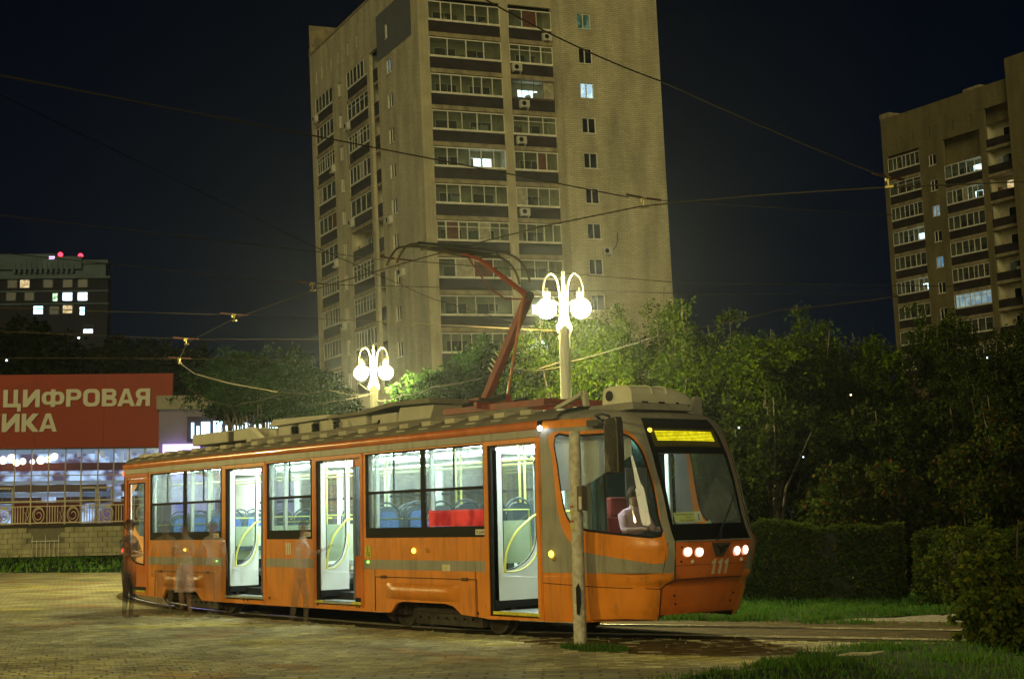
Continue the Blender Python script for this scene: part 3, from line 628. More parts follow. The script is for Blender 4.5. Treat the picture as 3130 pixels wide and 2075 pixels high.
for x, z, l in FL:
    wd = .5 if l is LITG or (z == 12.4) else 1.0
    f = MB().box(-wd - .25, wd + .25, -.25, -.05, -.2, 1.9).build('window', pm('dim_window_surround', (.035, .035, .035), .8), fb, loc=(x, 0, z))
    obj('pane', MB().box(-wd, wd, -.32, -.26, 0, 1.7 if z != 8.4 else .8).mesh('pane', l or pm('unlit_far_pane', (.02, .02, .02), .3)), f)
for x, z in ((11.2, 26.2), (15.7, 25.9)):
    MB().tube([(x, 4, 24), (x, 4, z)], .12, 6).build('mast', DK, fb)
    MB().sphere((x, 4, z + .3), .55, 8).build('beacon', em('red_beacon', (1, .02, .04), 9), fb)
MB().box(10.4, 11.6, -1.4, -1.2, 24.6, 25.2).build('roof_lamp', em('violet_glow', (.75, .55, 1), 2.5, False), fb)
MB().box(-25, 5.6, -1.2, -1.0, 24.6, 25.1).build('roof_sign_light', em_noise('cyan_sign_light', (.15, .5, .8), 1.0, (.02, .10, .16), .25), fb)

# ---------------------------------------------------------------- store with the red fascia
ST = Tm(-82.04, 20.08, 6.89, Vector((.6150, .7885, -.0134)), Vector((-.7885, .615, 0)), Vector((.008, .0106, .9999)))
store = empty('electronics_store', label='glass fronted store under a big red fascia with pale Cyrillic letters', cat='shop', mat4=ST)
REDS = pm('red_fascia', (.30, .040, .010), .7, var=.10, scale=.5)
for k in range(5): obj('fascia_panel', MB().box(11.02 - (k + 1) * 4.4 + .006, 11.02 - k * 4.4 - .006, 0, .45, 0, 4.72).mesh('fascia_panel', REDS), store)
LETM = pm('cream_letters', (.62, .58, .44), .6, var=.05)
def arc(cx, cy, rx, ry, a0, a1, n=6): return [(cx + rx * math.cos(math.radians(a0 + (a1 - a0) * i / n)), cy + ry * math.sin(math.radians(a0 + (a1 - a0) * i / n))) for i in range(n + 1)]
def rrect(x0, x1, y0, y1, rx, ry): return arc(x0 + rx, y0 + ry, rx, ry, 180, 270) + arc(x1 - rx, y0 + ry, rx, ry, 270, 360) + arc(x1 - rx, y1 - ry, rx, ry, 0, 90) + arc(x0 + rx, y1 - ry, rx, ry, 90, 180)
def glyph(ch, w, h):
    t, u = .29, .235
    flip = lambda P: [(w - a, b) for a, b in P]
    if ch == 'Ц': return [(0, 0), (0, h), (t, h), (t, u), (w - .2 - t, u), (w - .2 - t, h), (w - .2, h), (w - .2, u), (w, u), (w, -.27), (w - .24, -.27), (w - .24, 0)], []
    if ch == 'И': return [(0, 0), (0, h), (t, h), (t, h * .45), (w - t, h), (w, h), (w, 0), (w - t, 0), (w - t, h * .55), (t, 0)], []
    if ch == 'Н': return [(0, 0), (0, h), (t, h), (t, h * .62), (w - t, h * .62), (w - t, h), (w, h), (w, 0), (w - t, 0), (w - t, h * .38), (t, h * .38), (t, 0)], []
    if ch == 'К': return [(0, 0), (0, h), (t, h), (t, h * .62), (w - t * 1.35, h), (w, h), (w * .56, h * .52), (w * 1.03, 0), (w - t * 1.3, 0), (t, h * .40), (t, 0)], []
    if ch == 'А': return [(0, 0), (w * .36, h), (w * .64, h), (w, 0), (w - t, 0), (w - t - .07, h * .17), (t + .07, h * .17), (t, 0)], [[(w * .36, h * .36), (w * .64, h * .36), (w * .5, h * .78)]]
    if ch == 'О': return rrect(0, w, 0, h, .36, .36), [rrect(t, w - t, u, h - u, .15, .17)]
    if ch == 'Ф':
        m_ = w / 2; o = rrect(0, w, h * .13, h * .87, .34, .36); k = [p for p in arc(.34, h * .13 + .36, .34, .36, 180, 270)] + [(m_ - t / 2, h * .13), (m_ - t / 2, 0), (m_ + t / 2, 0), (m_ + t / 2, h * .13)] + arc(w - .34, h * .13 + .36, .34, .36, 270, 360) + arc(w - .34, h * .87 - .36, .34, .36, 0, 90) + [(m_ + t / 2, h * .87), (m_ + t / 2, h), (m_ - t / 2, h), (m_ - t / 2, h * .87)] + arc(.34, h * .87 - .36, .34, .36, 90, 180)
        return k, [rrect(t, m_ - t / 2, h * .13 + .2, h * .87 - .2, .1, .15), rrect(m_ + t / 2, w - t, h * .13 + .2, h * .87 - .2, .1, .15)]
    if ch == 'Р': return [(0, 0), (0, h)] + arc(w - .34, h - .35, .34, .35, 90, -90, 10) + [(t, h - .70), (t, 0)], [[(t, h - u + .02)] + arc(w - .40, h - .35, .12, .13, 90, -90, 6) + [(t, h - .48)]]
    if ch == 'В': return [(0, 0), (0, h)] + arc(w - .33, h - .30, .30, .30, 90, -70, 8) + arc(w - .31, .31, .31, .31, 70, -90, 8), [[(t, h - .22)] + arc(w - .38, h - .31, .10, .09, 90, -90, 5) + [(t, h - .40)], [(t, .42)] + arc(w - .38, .31, .11, .11, 90, -90, 5) + [(t, .20)]]
    if ch == 'Я': return flip([(0, 0), (0, h)] + arc(w - .34, h - .35, .34, .35, 90, -60, 9) + [(w + .02, 0), (w - t * 1.15, 0), (w * .52, h - .70), (t, h - .70), (t, 0)]), [flip([(t, h - u + .02)] + arc(w - .40, h - .35, .12, .13, 90, -90, 6) + [(t, h - .48)])]
for row, z0, hh in (((('Ц', .14, 1.29), ('И', 1.41, 2.50), ('Ф', 2.62, 4.08), ('Р', 4.19, 5.18), ('О', 5.29, 6.36), ('В', 6.5, 7.46), ('А', 7.50, 8.63), ('Я', 8.67, 9.6)), 2.62, 1.13), ((('Н', -1.2, -.06), ('И', .1, 1.24), ('К', 1.37, 2.46), ('А', 2.5, 3.65)), 1.03, 1.17)):
    for ch, a, b in row:
        P, Hh = glyph(ch, b - a, hh); plate(P, Hh, lambda x_, z_, d: (a + x_, -.10 + d, z0 + z_), .08).build('letter', LETM, store, fixn=True)
MUL = pm('store_mullion', (.36, .32, .26), .5, .3)
xs = [-5.0, -3.9, -2.8, -1.7, -.3, .83, 1.91, 3.01, 4.10, 5.11, 6.19, 7.2, 8.2, 9.2, 10.2, 11.0]
for x in xs: obj('mullion', cmesh('mul', lambda: MB().box(-.035, .035, .42, .52, -5.05, 0).mesh('mullion', MUL)), store, loc=(x, 0, 0))
for z in (-.04, -1.75, -3.48): MB().box(-5, 11, .40, .50, z - .03, z + .03).build('transom', MUL, store)
SG = glass('shop_glass', (.85, .9, .95), .86, .04, (.3, .32, .34), .05)
for a, b in zip(xs, xs[1:]):
    for z0, z1 in ((-1.72, -.06), (-3.45, -1.78)): obj('pane', MB().box(a + .04, b - .04, .46, .47, z0, z1).mesh('pane', SG), store)
    z0 = -3.5
    if 5.0 < a < 7.1 or a < .5 and a > -2:
        d = MB().box(a + .02, a + .12, .36, .46, -5.0, -2.5).box(b - .12, b - .02, .36, .46, -5.0, -2.5).box(a + .02, b - .02, .36, .46, -2.62, -2.5).box(a + .02, b - .02, .36, .46, -5.0, -4.8).build('door', MUL, store)
        MB().box(a + .13, b - .13, .40, .41, -4.8, -2.62).build('pane', SG, d)
    else: obj('dado_panel', MB().box(a + .036, b - .036, .44, .50, -5.0, -3.51).mesh('dado_panel', pm('dark_red_panel', (.14, .008, .010), .6, var=.1)), store)
# shop interior
MB().box(-6, 14, 6.2, 6.3, -5.1, 0).box(-6, 14, .6, 6.2, -5.15, -5.1).build('back_wall', em_noise('lit_shop_wall', (.50, .66, .90), 2.0, (.10, .06, .10), .9, (1, 1, 1.3)), store)
MB().box(-6, 14, .5, .7, -.95, -.45).build('red_pelmet', pm('dull_red_pelmet', (.16, .018, .01), .8), store).location = (0, 1.4, -.45)
rq = random.Random(3)
for i in range(15):
    x = -4 + i * 1.05; z = -3.9
    for k, (h_, c) in enumerate(((.35, (.5, .52, .6)), (.45, (.14, .06, .035)), (.3, (.55, .6, .7)), (.5, (.18, .09, .03)), (.25, (.6, .62, .62)))):
        if rq.random() < .92:
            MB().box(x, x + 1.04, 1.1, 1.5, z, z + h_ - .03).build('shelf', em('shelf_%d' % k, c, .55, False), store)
        z += h_
for i in range(9):
    x, z = -.6 + i * .48 + rq.uniform(-.12, .12), rq.uniform(-.95, -.3)
    MB().sphere((x, .85, z), rq.uniform(.16, .27), 8).build('chandelier_bulb', em('bulb_warm', (1, .85, .5), 9, False), store)
for i in range(16):
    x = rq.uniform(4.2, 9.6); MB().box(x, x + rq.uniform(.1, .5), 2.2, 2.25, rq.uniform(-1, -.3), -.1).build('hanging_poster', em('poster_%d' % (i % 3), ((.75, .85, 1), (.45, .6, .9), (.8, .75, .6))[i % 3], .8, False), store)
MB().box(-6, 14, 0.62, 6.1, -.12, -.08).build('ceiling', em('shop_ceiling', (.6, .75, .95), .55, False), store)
ld = bpy.data.lights.new('shop_light', 'AREA'); ld.energy = 260; ld.color = (.75, .85, 1); ld.size = 12; ld.size_y = 2; ld.shape = 'RECTANGLE'
lo = bpy.data.objects.new('shop_light', ld); COL.objects.link(lo); lo.parent = store; lo.location = (4, 2.5, -.3)
# lilac wall next to the store and the low pavilion behind the trees
LIL = pm('pale_lilac_wall', (.19, .16, .22), .85, var=.1, scale=.7)
pv = empty('low_pavilion', label='long low pale pavilion with a bright sign behind the lit trees', cat='pavilion', mat4=Tm(-50.3, 20.0, 0, Vector((.46, .888, 0)), Vector((-.888, .46, 0)), Vector((0, 0, 1))))
MB().box(-3.2, 20, 0, 8, -.5, 7.1).build('wall', LIL, pv)
MB().box(-3.3, 20, -.25, 8, 7.1, 7.75).build('roof_edge', pm('pavilion_fascia', (.24, .22, .17), .85, var=.1), pv)
MB().box(-1.9, 9, -.12, -.02, 5.55, 6.75).build('sign_board', pm('dark_sign_board', (.02, .01, .03), .6), pv)
x = -1.7
while x < 5.8:
    wd = rq.choice([.12, .12, .4, .25]); MB().box(x, x + wd, -.3, -.14, 5.7 + rq.uniform(0, .3), 6.55 - rq.uniform(0, .3)).build('sign_light', em('white_sign_light', (.6, .9, 1), 4.0, False), pv); x += wd + rq.uniform(.06, .25)
MB().box(-3.0, -1.3, -.35, -.2, 5.05, 5.45).build('violet_sign', em('violet_sign', (.55, .42, 1), 3.6), pv)
MB().box(-2.6, -.6, -.2, -.1, .6, 4.2).box(.2, 3.2, -.2, -.1, .8, 3.6).build('shop_window', em_noise('violet_window', (.65, .55, 1), 1.8, (.3, .25, .9), 1.2), pv)

# ---------------------------------------------------------------- retaining wall with blocks, fence
RW = Tm(-81.75, 19.68, -.2, Vector((.61, .79, 0)).normalized(), Vector((-.79, .61, 0)).normalized(), Vector((0, 0, 1)))
rw = empty('retaining_wall', label='low retaining wall of pale stone blocks below the store', cat='wall', mat4=RW)
STB = pm('pale_wall_block', (.46, .42, .23), .9, var=.3, scale=1.3, bump=.4, bscale=8)
MB().box(-9, 26, .12, 1.2, -.3, 2.0).build('backing', pm('wall_mortar', (.22, .20, .12), .95), rw)
MB().box(-9, 26, -.12, 1.3, 2.0, 2.16).build('coping', pm('dark_coping', (.06, .055, .04), .9, var=.2), rw)
bm_ = [MB().box(.012, .588, -.0, .2, .012, .318).mesh('stone_block', STB), MB().box(.012, .588, -.035, .2, .012, .318).mesh('stone_block', STB)]
for r in range(6):
    for i in range(-14, 43):
        x = i * .6 + (.3 if r % 2 else 0)
        if 2.0 < x < 4.2 and r > 2: continue
        if i > 35 or i < -3: continue
        obj('stone_block', rq.choice(bm_), rw, loc=(x, rq.uniform(-.015, .02), r * .33))
wg = MB()
for k in range(7): wg.box(2.5 + k * .28, 2.53 + k * .28, -.25, -.22, 0, 1.15 if k % 3 else 1.5)
wg.box(2.45, 4.25, -.25, -.22, 1.1, 1.15)
tag(wg.build('gate', FRAMEW, mat4=None, loc=None), 'small barred metal gate in front of the pale retaining wall', 'gate').matrix_world = RW
fence = empty('ornamental_fence', label='ornamental metal fence with circles and bars along the retaining wall top', cat='fence', mat4=RW @ Matrix.Translation((0, .35, 2.16)) @ Matrix.Scale(1.38, 4, Vector((0, 0, 1))))
FM = pm('fence_metal', (.75, .66, .40), .6, var=.2)
MB().box(-8, 24, -.02, .02, 1.05, 1.1).box(-8, 24, -.02, .02, .05, .1).box(-8, 24, -.02, .02, .82, .86).build('rail', FM, fence)
def ring():
    mb = MB(); mb.tube([(.36 * math.cos(t * math.pi / 10), 0, .44 + .36 * math.sin(t * math.pi / 10)) for t in range(21)], .03, 5)
    mb.tube([((.36 - t * .012) * math.cos(t * math.pi / 7), 0, .44 + (.34 - t * .012) * math.sin(t * math.pi / 7)) for t in range(21)], .026, 5); return mb.mesh('scroll', FM)
for k in range(-4, 13):
    x = k * 2.2
    obj('post', cmesh('fpost', lambda: MB().box(-.03, .03, -.03, .03, -.1, 1.25).mesh('post', FM)), fence, loc=(x, 0, 0))
    obj('scroll', cmesh('ring', ring), fence, loc=(x + .5, 0, 0))
    for j in range(5): obj('bar', cmesh('fbar', lambda: MB().box(-.024, .024, -.024, .024, .1, .82).mesh('bar', FM)), fence, loc=(x + 1.05 + j * .17, 0, 0))
    obj('star', cmesh('star', lambda: MB().tube([(0, 0, .84), (.16, 0, .1)], .015, 5).tube([(0, 0, .84), (-.16, 0, .1)], .015, 5).tube([(-.18, 0, .6), (.12, 0, .12)], .015, 5).tube([(.18, 0, .6), (-.12, 0, .12)], .015, 5).mesh('star', FM)), fence, loc=(x + 2.0, 0, 0))
# ---------------------------------------------------------------- the tram: x runs forward along its side, side plane y = 0
tram = empty('tram', (0, 0, 0), 'orange and grey tram with lit saloon and open doors standing on the track', 'tram')
SX0 = -15.86; CABX = -2.25
# doors and windows on the kerb side (x0, x1)
D1 = (-3.44, -2.29); D2 = (-8.14, -6.74); D3 = (-11.34, -9.89); D4 = (-15.70, -14.76)
W1 = (-6.60, -3.49); W2 = (-9.79, -8.26); W3 = (-14.57, -11.50)
skirt = [(-5.93, .26), (-5.76, .40), (-5.6, .43), (-4.5, .43), (-4.30, .40), (-4.10, .29), (-3.7, .27)]
out = [(SX0, .33), (-14.45, .27), (-14.0, .26), (-13.85, .42), (-12.55, .42), (-12.3, .26), (-11.4, .25)] + [(-11.3, .25), (-9.9, .25), (-6.35, .25)] + skirt + [(-3.44, .25), (-2.25, .27), (CABX, 2.70), (SX0, 2.70)]
holes = [rect(W1[0], W1[1], 1.39, 2.68), rect(W2[0], W2[1], 1.38, 2.68), rect(W3[0], W3[1], 1.38, 2.68), rect(D1[0], D1[1], .36, 2.66), rect(D2[0], D2[1], .38, 2.66), rect(D3[0], D3[1], .38, 2.66), rect(D4[0], D4[1], .38, 2.62)]
side = lambda a, b, d: (a, d, b)
plate(out, holes, side, .045).build('side_panel', ORANGE, tram, fixn=True)
def st(x0, x1, z0=.90, z1=1.045, name='grey_stripe'):
    return MB().box(x0, x1, -.004, .0, z0, z1).build(name, TGREY, tram)
for a, b in ((D4[1] + .02, D3[0] - .02), (D3[1] + .02, D2[0] - .02), (D2[1] + .02, D1[0] - .06), (-15.85, D4[0] - .02)): st(a, b)
# seams between panels, hatches
SEAM = pm('panel_seam', (.05, .02, .008), .9, var=0)
def hatch(x0, x1, z0, z1, zb):
    t = .006
    h = MB().box(x0, x1, -.006, -.001, z1 - t, z1 + t).box(x0 - t, x0 + t, -.006, -.001, z0, z1).box(x1 - t, x1 + t, -.006, -.001, z0, z1).build('hatch_seam', SEAM, tram)
    # long pressed blister over the bogie
    n = 22; mb = MB(); a0, a1 = x0 + .3, x1 - .42; m_ = 9
    for i in range(n + 1):
        for j in range(m_ + 1):
            u = i / n; v = j / m_; k = min(1, math.sin(math.pi * u) * 2.6) * math.sin(math.pi * v) ** .8
            mb.v.append((a0 + (a1 - a0) * u, -.002 - .055 * k, zb - .10 + .24 * v))
    for i in range(n):
        for j in range(m_): a = i * (m_ + 1) + j; mb.f.append((a, a + m_ + 1, a + m_ + 2, a + 1))
    mb.build('blister', ORANGE, tram, smooth=True)
    for x in (x0 + .25, x1 - .27): obj('hinge', cmesh('hinge', lambda: MB().box(-.07, .07, -.02, 0, -.02, .025).tube([(-.07, -.018, 0), (.07, -.018, 0)], .014, 6).mesh('hinge', pm('rusty_hinge', (.12, .07, .025), .8))), tram, loc=(x, -.002, z1))
hatch(-6.35, -3.72, .27, .785, .56); hatch(-14.33, -11.80, .27, .77, .58)
for x in (-3.75, -6.36, -9.85, -14.7): MB().box(x - .004, x + .004, -.005, -.001, .28, .9).build('panel_seam', SEAM, tram)
for _ in range(26):
    x = random.uniform(-15.5, -2.3); z = random.uniform(.29, .42); s = random.uniform(.02, .08)
    if any(a - .05 < x < b + .05 for a, b in (D1, D2, D3, D4)): z = .30
    if -5.95 < x < -4.0 or -14 < x < -12.3: continue
    MB().add([(x, -.003, z), (x + s, -.003, z - .01), (x + s * .8, -.003, z + s * .6), (x + .1 * s, -.003, z + s * .5)], [(0, 1, 2, 3)]).build('rust_spot', pm('rust_spot', (.10, .035, .012), .95), tram)
# sills over the windows: grey band, orange rounded gutter, curved roof
prof = [(0, 2.70), (-.012, 2.71), (-.012, 2.80), (.0, 2.805)]
def sweep(prof, x0, x1, mat, name, smooth=False, n=1):
    mb = MB(); k = len(prof)
    for i in range(n + 1):
        x = x0 + (x1 - x0) * i / n
        for y, z in prof: mb.v.append((x, y, z))
    for i in range(n):
        for j in range(k - 1): a = i * k + j; mb.f.append((a, a + 1, a + k + 1, a + k))
    return mb.build(name, mat, tram, smooth=smooth)
XR = -15.86
sweep(prof, XR, CABX, TGREY, 'grey_band')
for a, b in ((-15.78, -14.66), (-11.42, -9.84), (-8.2, -6.68), (-3.5, -2.27)):
    MB().box(a, b, -.022, .0, 2.64, 2.70).box(a, a + .09, -.014, .0, .30, 2.64).box(b - .07, b, -.014, .0, .30, 2.64).build('door_frame', REDOR if a > -10 and a < -3.6 or a < -12 else ORANGE, tram)
gp = [(.0, 2.806)] + [(-.035 * math.sin(t * math.pi / 8) + .0, 2.865 - .058 * math.cos(t * math.pi / 8)) for t in range(9)] + [(.01, 2.925)]
gut = sweep(gp, XR, CABX, pm('gutter_paint', (.56, .14, .02), .22, var=.2, scale=4, coat=.5, bump=.12, bscale=7), 'gutter', True, 8)
rp = [(.01, 2.925), (.035, 2.965), (.10, 3.01), (.22, 3.06), (.4, 3.095), (.75, 3.12), (1.25, 3.135), (1.75, 3.12), (2.1, 3.095), (2.28, 3.06), (2.4, 3.01), (2.465, 2.965), (2.49, 2.925)]
sweep(rp, XR, -1.9, ROOFG, 'roof', True)
for i in range(22): # pale roof ribs
    x = -15.4 + i * .6
    if x > -2.6: break
    obj('roof_rib', cmesh('rib_r', lambda: MB().add([(0, .055, 2.99), (.24, .055, 2.99), (.24, .30, 3.088), (0, .30, 3.088), (0.02, .05, 2.975), (.24, .05, 2.975)], [(0, 1, 2, 3), (4, 5, 1, 0)]).box(0, .24, .12, .32, 3.03, 3.098).mesh('roof_rib', pm('pale_rib', (.42, .38, .27), .7, var=.2))), tram, loc=(x, 0, 0))
# far side, ends, underfloor
o2_ = rect(XR, -2.32, .27, 2.92); fh = [rect(x, x + 1.45, 1.38, 2.62) for x in (-14.6, -12.95, -11.3, -9.65, -8.0, -6.35, -4.7)]
plate(o2_, fh, lambda a, b, d: (a, 2.5 - d, b), .05).build('far_side_panel', WHITE, tram, fixn=True)
for h in fh: obj('far_window', cmesh('farw', lambda: MB().box(0, 1.45, 2.47, 2.48, 1.38, 2.62).mesh('far_window', GLS)), tram, loc=(h[0][0], 0, 0)); obj('window_bar', cmesh('farb', lambda: MB().box(0, 1.45, 2.44, 2.49, 2.06, 2.10).mesh('window_bar', RUBBER)), tram, loc=(h[0][0], 0, 0))
# rear end
rearp = [(0.02, .33), (2.48, .33), (2.5, 1.2), (2.5, 2.9), (2.3, 3.05), (1.25, 3.13), (.2, 3.05), (0, 2.9), (0, 1.2)]
plate(rearp, [smooth_poly(rect(.35, 2.15, 1.45, 2.6), 3)], lambda a, b, d: (XR - .0 + d - .12 * math.sin(math.pi * a / 2.5), a, b), .04, grid=[(a / 8 * 2.4 + .05, z) for a in range(1, 8) for z in (.7, 1.1, 2.75)]).build('rear_panel', ORANGE, tram, fixn=True)
MB().box(XR - .06, XR - .055, .35, 2.15, 1.4, 2.62).build('rear_window', GLS, tram)
for z, mt in ((2.74, em('red_tail_light', (1, .06, .02), 8, False)), (1.17, em('red_tail_light', (1, .06, .02), 8, False))): MB().sphere((XR - .03, .02, z), .05, 8).build('tail_light', mt, tram)
MB().box(XR + .1, -1.0, .97, 2.38, .78, .84).box(XR + .1, -11.45, .12, .97, .78, .84).box(-9.8, -8.25, .12, .97, .78, .84).box(-6.62, -3.55, .12, .97, .78, .84).box(-2.2, -1.1, .3, .97, .78, .84).build('floor', pm('saloon_floor', (.16, .15, .13), .8, var=.3, scale=6), tram)
UND = MB().box(-11.3, -6.6, .35, 2.3, .22, .5).box(-2.2, -.9, .4, 2.1, .42, .7).box(-15.4, -14.4, .4, 2.1, .3, .6); UND.build('underfloor_box', BLACKM, tram)
# saloon lining: wall below the windows, pillars, ceiling with lamps
lin = rect(XR + .1, -2.3, .84, 2.74)
plate(lin, [rect(a + .05, b - .03, 1.5, 2.66) for a, b in (W1, W2, W3)] + [rect(a, b, .841, 2.62) for a, b in (D1, D2, D3, D4)], lambda a, b, d: (a, .075 + d, b), .035).build('lining', WHITE, tram, fixn=True)
MB().box(XR + .05, -2.3, .1, 2.42, 2.80, 2.83).box(XR + .05, -2.3, .1, .3, 2.68, 2.80).box(XR + .05, -2.3, 2.2, 2.42, 2.66, 2.80).build('ceiling', WHITE, tram)
MB().box(XR + .05, -2.3, .30, 2.2, 2.735, 2.80).build('ceiling_panel', WHITE, tram)
LAMP = em('saloon_tube', (.82, 1, .96), 80.0)
for x in [-15 + i * 1.45 for i in range(9)]:
    for y in (.62, 1.88): obj('ceiling_lamp', cmesh('clamp', lambda: MB().box(0, 1.15, -.06, .06, 2.70, 2.73).mesh('ceiling_lamp', LAMP)), tram, loc=(x, y, 0))
obj('cab_lamp', MB().box(-2.24, -2.10, .34, .46, 2.64, 2.67).mesh('cab_lamp', LAMP), tram)
for x in (-14.8, -13.0, -12.3, -9.4, -8.5, -6.5, -5.0, -3.55): MB().box(x, x + .05, .10, .16, .84, 2.7).build('window_pillar', WHITE, tram)
# window glass and black frames
def window(x0, x1, z0, divs, trz=2.07):
    f = MB(); t = .028; z1 = 2.68
    f.box(x0, x1, -.006, .03, z0, z0 + .15).box(x0, x1, -.006, .03, z1 - t, z1).box(x0, x0 + .04, -.006, .03, z0 + .15, z1 - t).box(x1 - .03, x1, -.006, .03, z0 + .15, z1 - t)
    for d in divs: f.box(d - .05, d + .05, -.006, .03, z0 + .15, z1 - t)
    f.box(x0 + .04, x1 - .03, -.01, .03, trz - .02, trz + .02)
    fr = f.build('window', RUBBER, tram); e = [x0 + .04] + [v for d in divs for v in (d - .05, d + .05)] + [x1 - .03]
    for a, b in zip(e[::2], e[1::2]):
        MB().box(a, b, .012, .018, z0 + .15, trz - .02).build('pane', GLS, fr); MB().box(a, b, .016, .022, trz + .02, z1 - t).build('pane', GLU, fr)
        MB().box((a + b) / 2 - .008, (a + b) / 2 + .008, .005, .03, trz + .02, z1 - t).build('sash_bar', RUBBER, fr)
window(W1[0], W1[1], 1.38, [-5.02]); window(W2[0], W2[1], 1.37, []); window(W3[0], W3[1], 1.37, [-13.03])
# door leaves folded inwards
DOORW = pm('door_leaf_white', (.62, .70, .70), .4, var=.06)
def leaf(x, w_, zb=.42, zt=2.62, name='door_leaf'):
    gy0, gy1 = .13 * w_ / .55, w_ - .06
    g = smooth_poly([(gy0, 2.52), (gy0, 1.6), (gy0, .95)], 1, False)[:2] + [(gy0, .93)] + smooth_poly([(gy0 + .02, .92), (gy0 + .35 * (gy1 - gy0), .95), (gy0 + .72 * (gy1 - gy0), 1.06), (gy1 - .03, 1.24), (gy1, 1.42)], 4, False) + [(gy1, 2.52)]
    L = plate(rect(.03, w_, zb + .10, zt), [g], lambda a, b, d: (x - d, a, b), .035).build(name, DOORW, tram, fixn=True)
    rim = grown(g, .012); plate(rim, [g], lambda a, b, d: (x + .004 - d, a, b), .01).build('seal', RUBBER, L)
    plate(g, [], lambda a, b, d: (x - .015, a, b), 0).build('pane', GLS, L)
    MB().box(x - .04, x + .01, .03, w_, zb, zb + .10).build('bottom_brush', RUBBER, L)
    y0 = gy0 + .0
    rail = smooth_poly([(x + .05, y0 - .03, .88), (x + .07, y0 - .01, 1.15), (x + .08, y0 + .10 * w_ / .55, 1.42), (x + .08, y0 + .26 * w_ / .55, 1.60), (x + .08, w_ * .86, 1.67), (x + .06, w_ + .03, 1.68)], 5, False)
    MB().tube(rail, .018, 8).build('handrail', YELLOW, L, smooth=True)
    rail2 = smooth_poly([(x + .05, y0 - .02, .89), (x + .06, gy0 + .35 * (gy1 - gy0), .90), (x + .06, gy0 + .75 * (gy1 - gy0), 1.01), (x + .06, gy1 + .0, 1.22), (x + .05, gy1 + .03, 1.45)], 5, False)
    MB().tube(rail2, .012, 6).build('glass_rail', YELLOW, L, smooth=True)
leaf(-3.34, .84, .40, 2.58); leaf(-8.02, .56, .44, 2.60); leaf(-11.22, .60, .44, 2.60)
# dark left jambs of the doors, steps with yellow edges
for (a, b), z in ((D1, .36), (D2, .38), (D3, .38)):
    MB().box(a, a + .10, .0, .10, z, 2.64).build('door_jamb', RUBBER, tram)
    MB().box(a, b, .0, .95, z - .06, z).build('step', pm('wet_step', (.42, .46, .45), .35, .1, var=.3, scale=12), tram)
    MB().box(a, b, .93, .95, z, .84).build('step_riser', RUBBER, tram)
for a, b, z in ((D1[0] + .12, D1[1] - .01, .345), (D2[0] + .0, D2[0] + .22, .365), (D2[1] - .25, D2[1], .365), (D4[0], D4[1], .365)): MB().box(a, b, -.03, .03, z - .02, z + .02).build('step_edge', YSTEP, tram)
for a, b, z in ((D2[0] + .22, D2[1] - .25, .36), (D3[0], D3[1], .365)): MB().box(a, b, -.028, .03, z - .018, z + .012).build('step_edge', pm('grey_step_edge', (.35, .34, .28), .5), tram)
# half folded second leaves at the right hand edge
for (a, b) in (D2, D3):
    s = -.02 if a > -10 else .1
    L = MB().box(b - .20 + s, b - .06, .02, .055, .45, 1.1).build('folded_leaf', REDOR, tram); MB().box(b - .20 + s, b - .06, .02, .055, 2.5, 2.62).build('leaf_top', REDOR, L)
    MB().box(b - .20 + s, b - .06, .03, .045, 1.1, 2.5).build('pane', GLS, L); MB().box(b - .24 + s, b - .2 + s, .01, .3, .42, 2.62).build('leaf_edge', pm('leaf_edge_grey', (.16, .18, .22), .4, .3), L); MB().box(b - .2 + s, b - .06, .015, .06, .38, .45).build('bottom_brush', RUBBER, L)
# closed rear door
gd = [(-15.62, 2.52), (-15.62, 1.5)] + smooth_poly([(-15.60, 1.25), (-15.48, 1.02), (-15.25, .91), (-14.86, .87)], 4, False) + [(-14.86, 2.52)]
L = plate(rect(-15.69, -14.78, .40, 2.60), [gd], lambda a, b, d: (a, .01 + d, b), .035).build('rear_door', REDOR, tram, fixn=True)
plate(gd, [], lambda a, b, d: (a, .03, b), 0).build('pane', GLS, L); plate(gd, [grown(gd, -.03)], lambda a, b, d: (a, .0 + d, b), .02).build('seal', RUBBER, L)
MB().box(-15.69, -14.78, .0, .05, .38, .45).build('bottom_brush', RUBBER, L)
# saloon fittings: poles, rails, seats
def pole(x, y, z0=.84, z1=2.74): MB().tube([(x, y, z0), (x, y, z1)], .018, 8).build('grab_pole', YELLOW, tram, smooth=True)
for x, y in ((-3.9, .95), (-4.6, 1.6), (-5.5, .95), (-6.4, .95), (-6.4, 1.7), (-8.4, .8), (-8.6, 1.7), (-9.6, .85), (-9.9, 1.7), (-11.6, .9), (-12.6, 1.6), (-13.7, .9), (-14.6, .95), (-7.4, 1.8), (-3.0, 1.7), (-10.8, 1.8), (-15.2, 1.2)): pole(x, y)
for y in (.75, 1.75): MB().tube([(-15.3, y, 2.46), (-2.6, y, 2.46)], .016, 8).build('grab_rail', YELLOW, tram, smooth=True)
for a, b in ((-6.5, -3.6), (-9.7, -8.3), (-14.6, -11.6)): MB().tube([(a, 2.38, 1.72), (b, 2.38, 1.72)], .016, 8).build('window_rail', YELLOW, tram, smooth=True); MB().tube([(a, .2, 1.66), (b, .2, 1.66)], .014, 6).build('window_rail', YELLOW, tram, smooth=True)
for x in (-6.66, -3.58, -8.22, -9.8, -11.46): # glazed screens by the doors
    s_ = MB().box(x - .012, x + .012, .1, .85, 1.0, 1.6).build('door_screen', pm('screen_panel', (.50, .60, .42), .5, var=.05), tram); MB().tube([(x, .1, 1.75), (x, .85, 1.75), (x, .9, .84)], .016, 6).build('rail', YELLOW, s_)
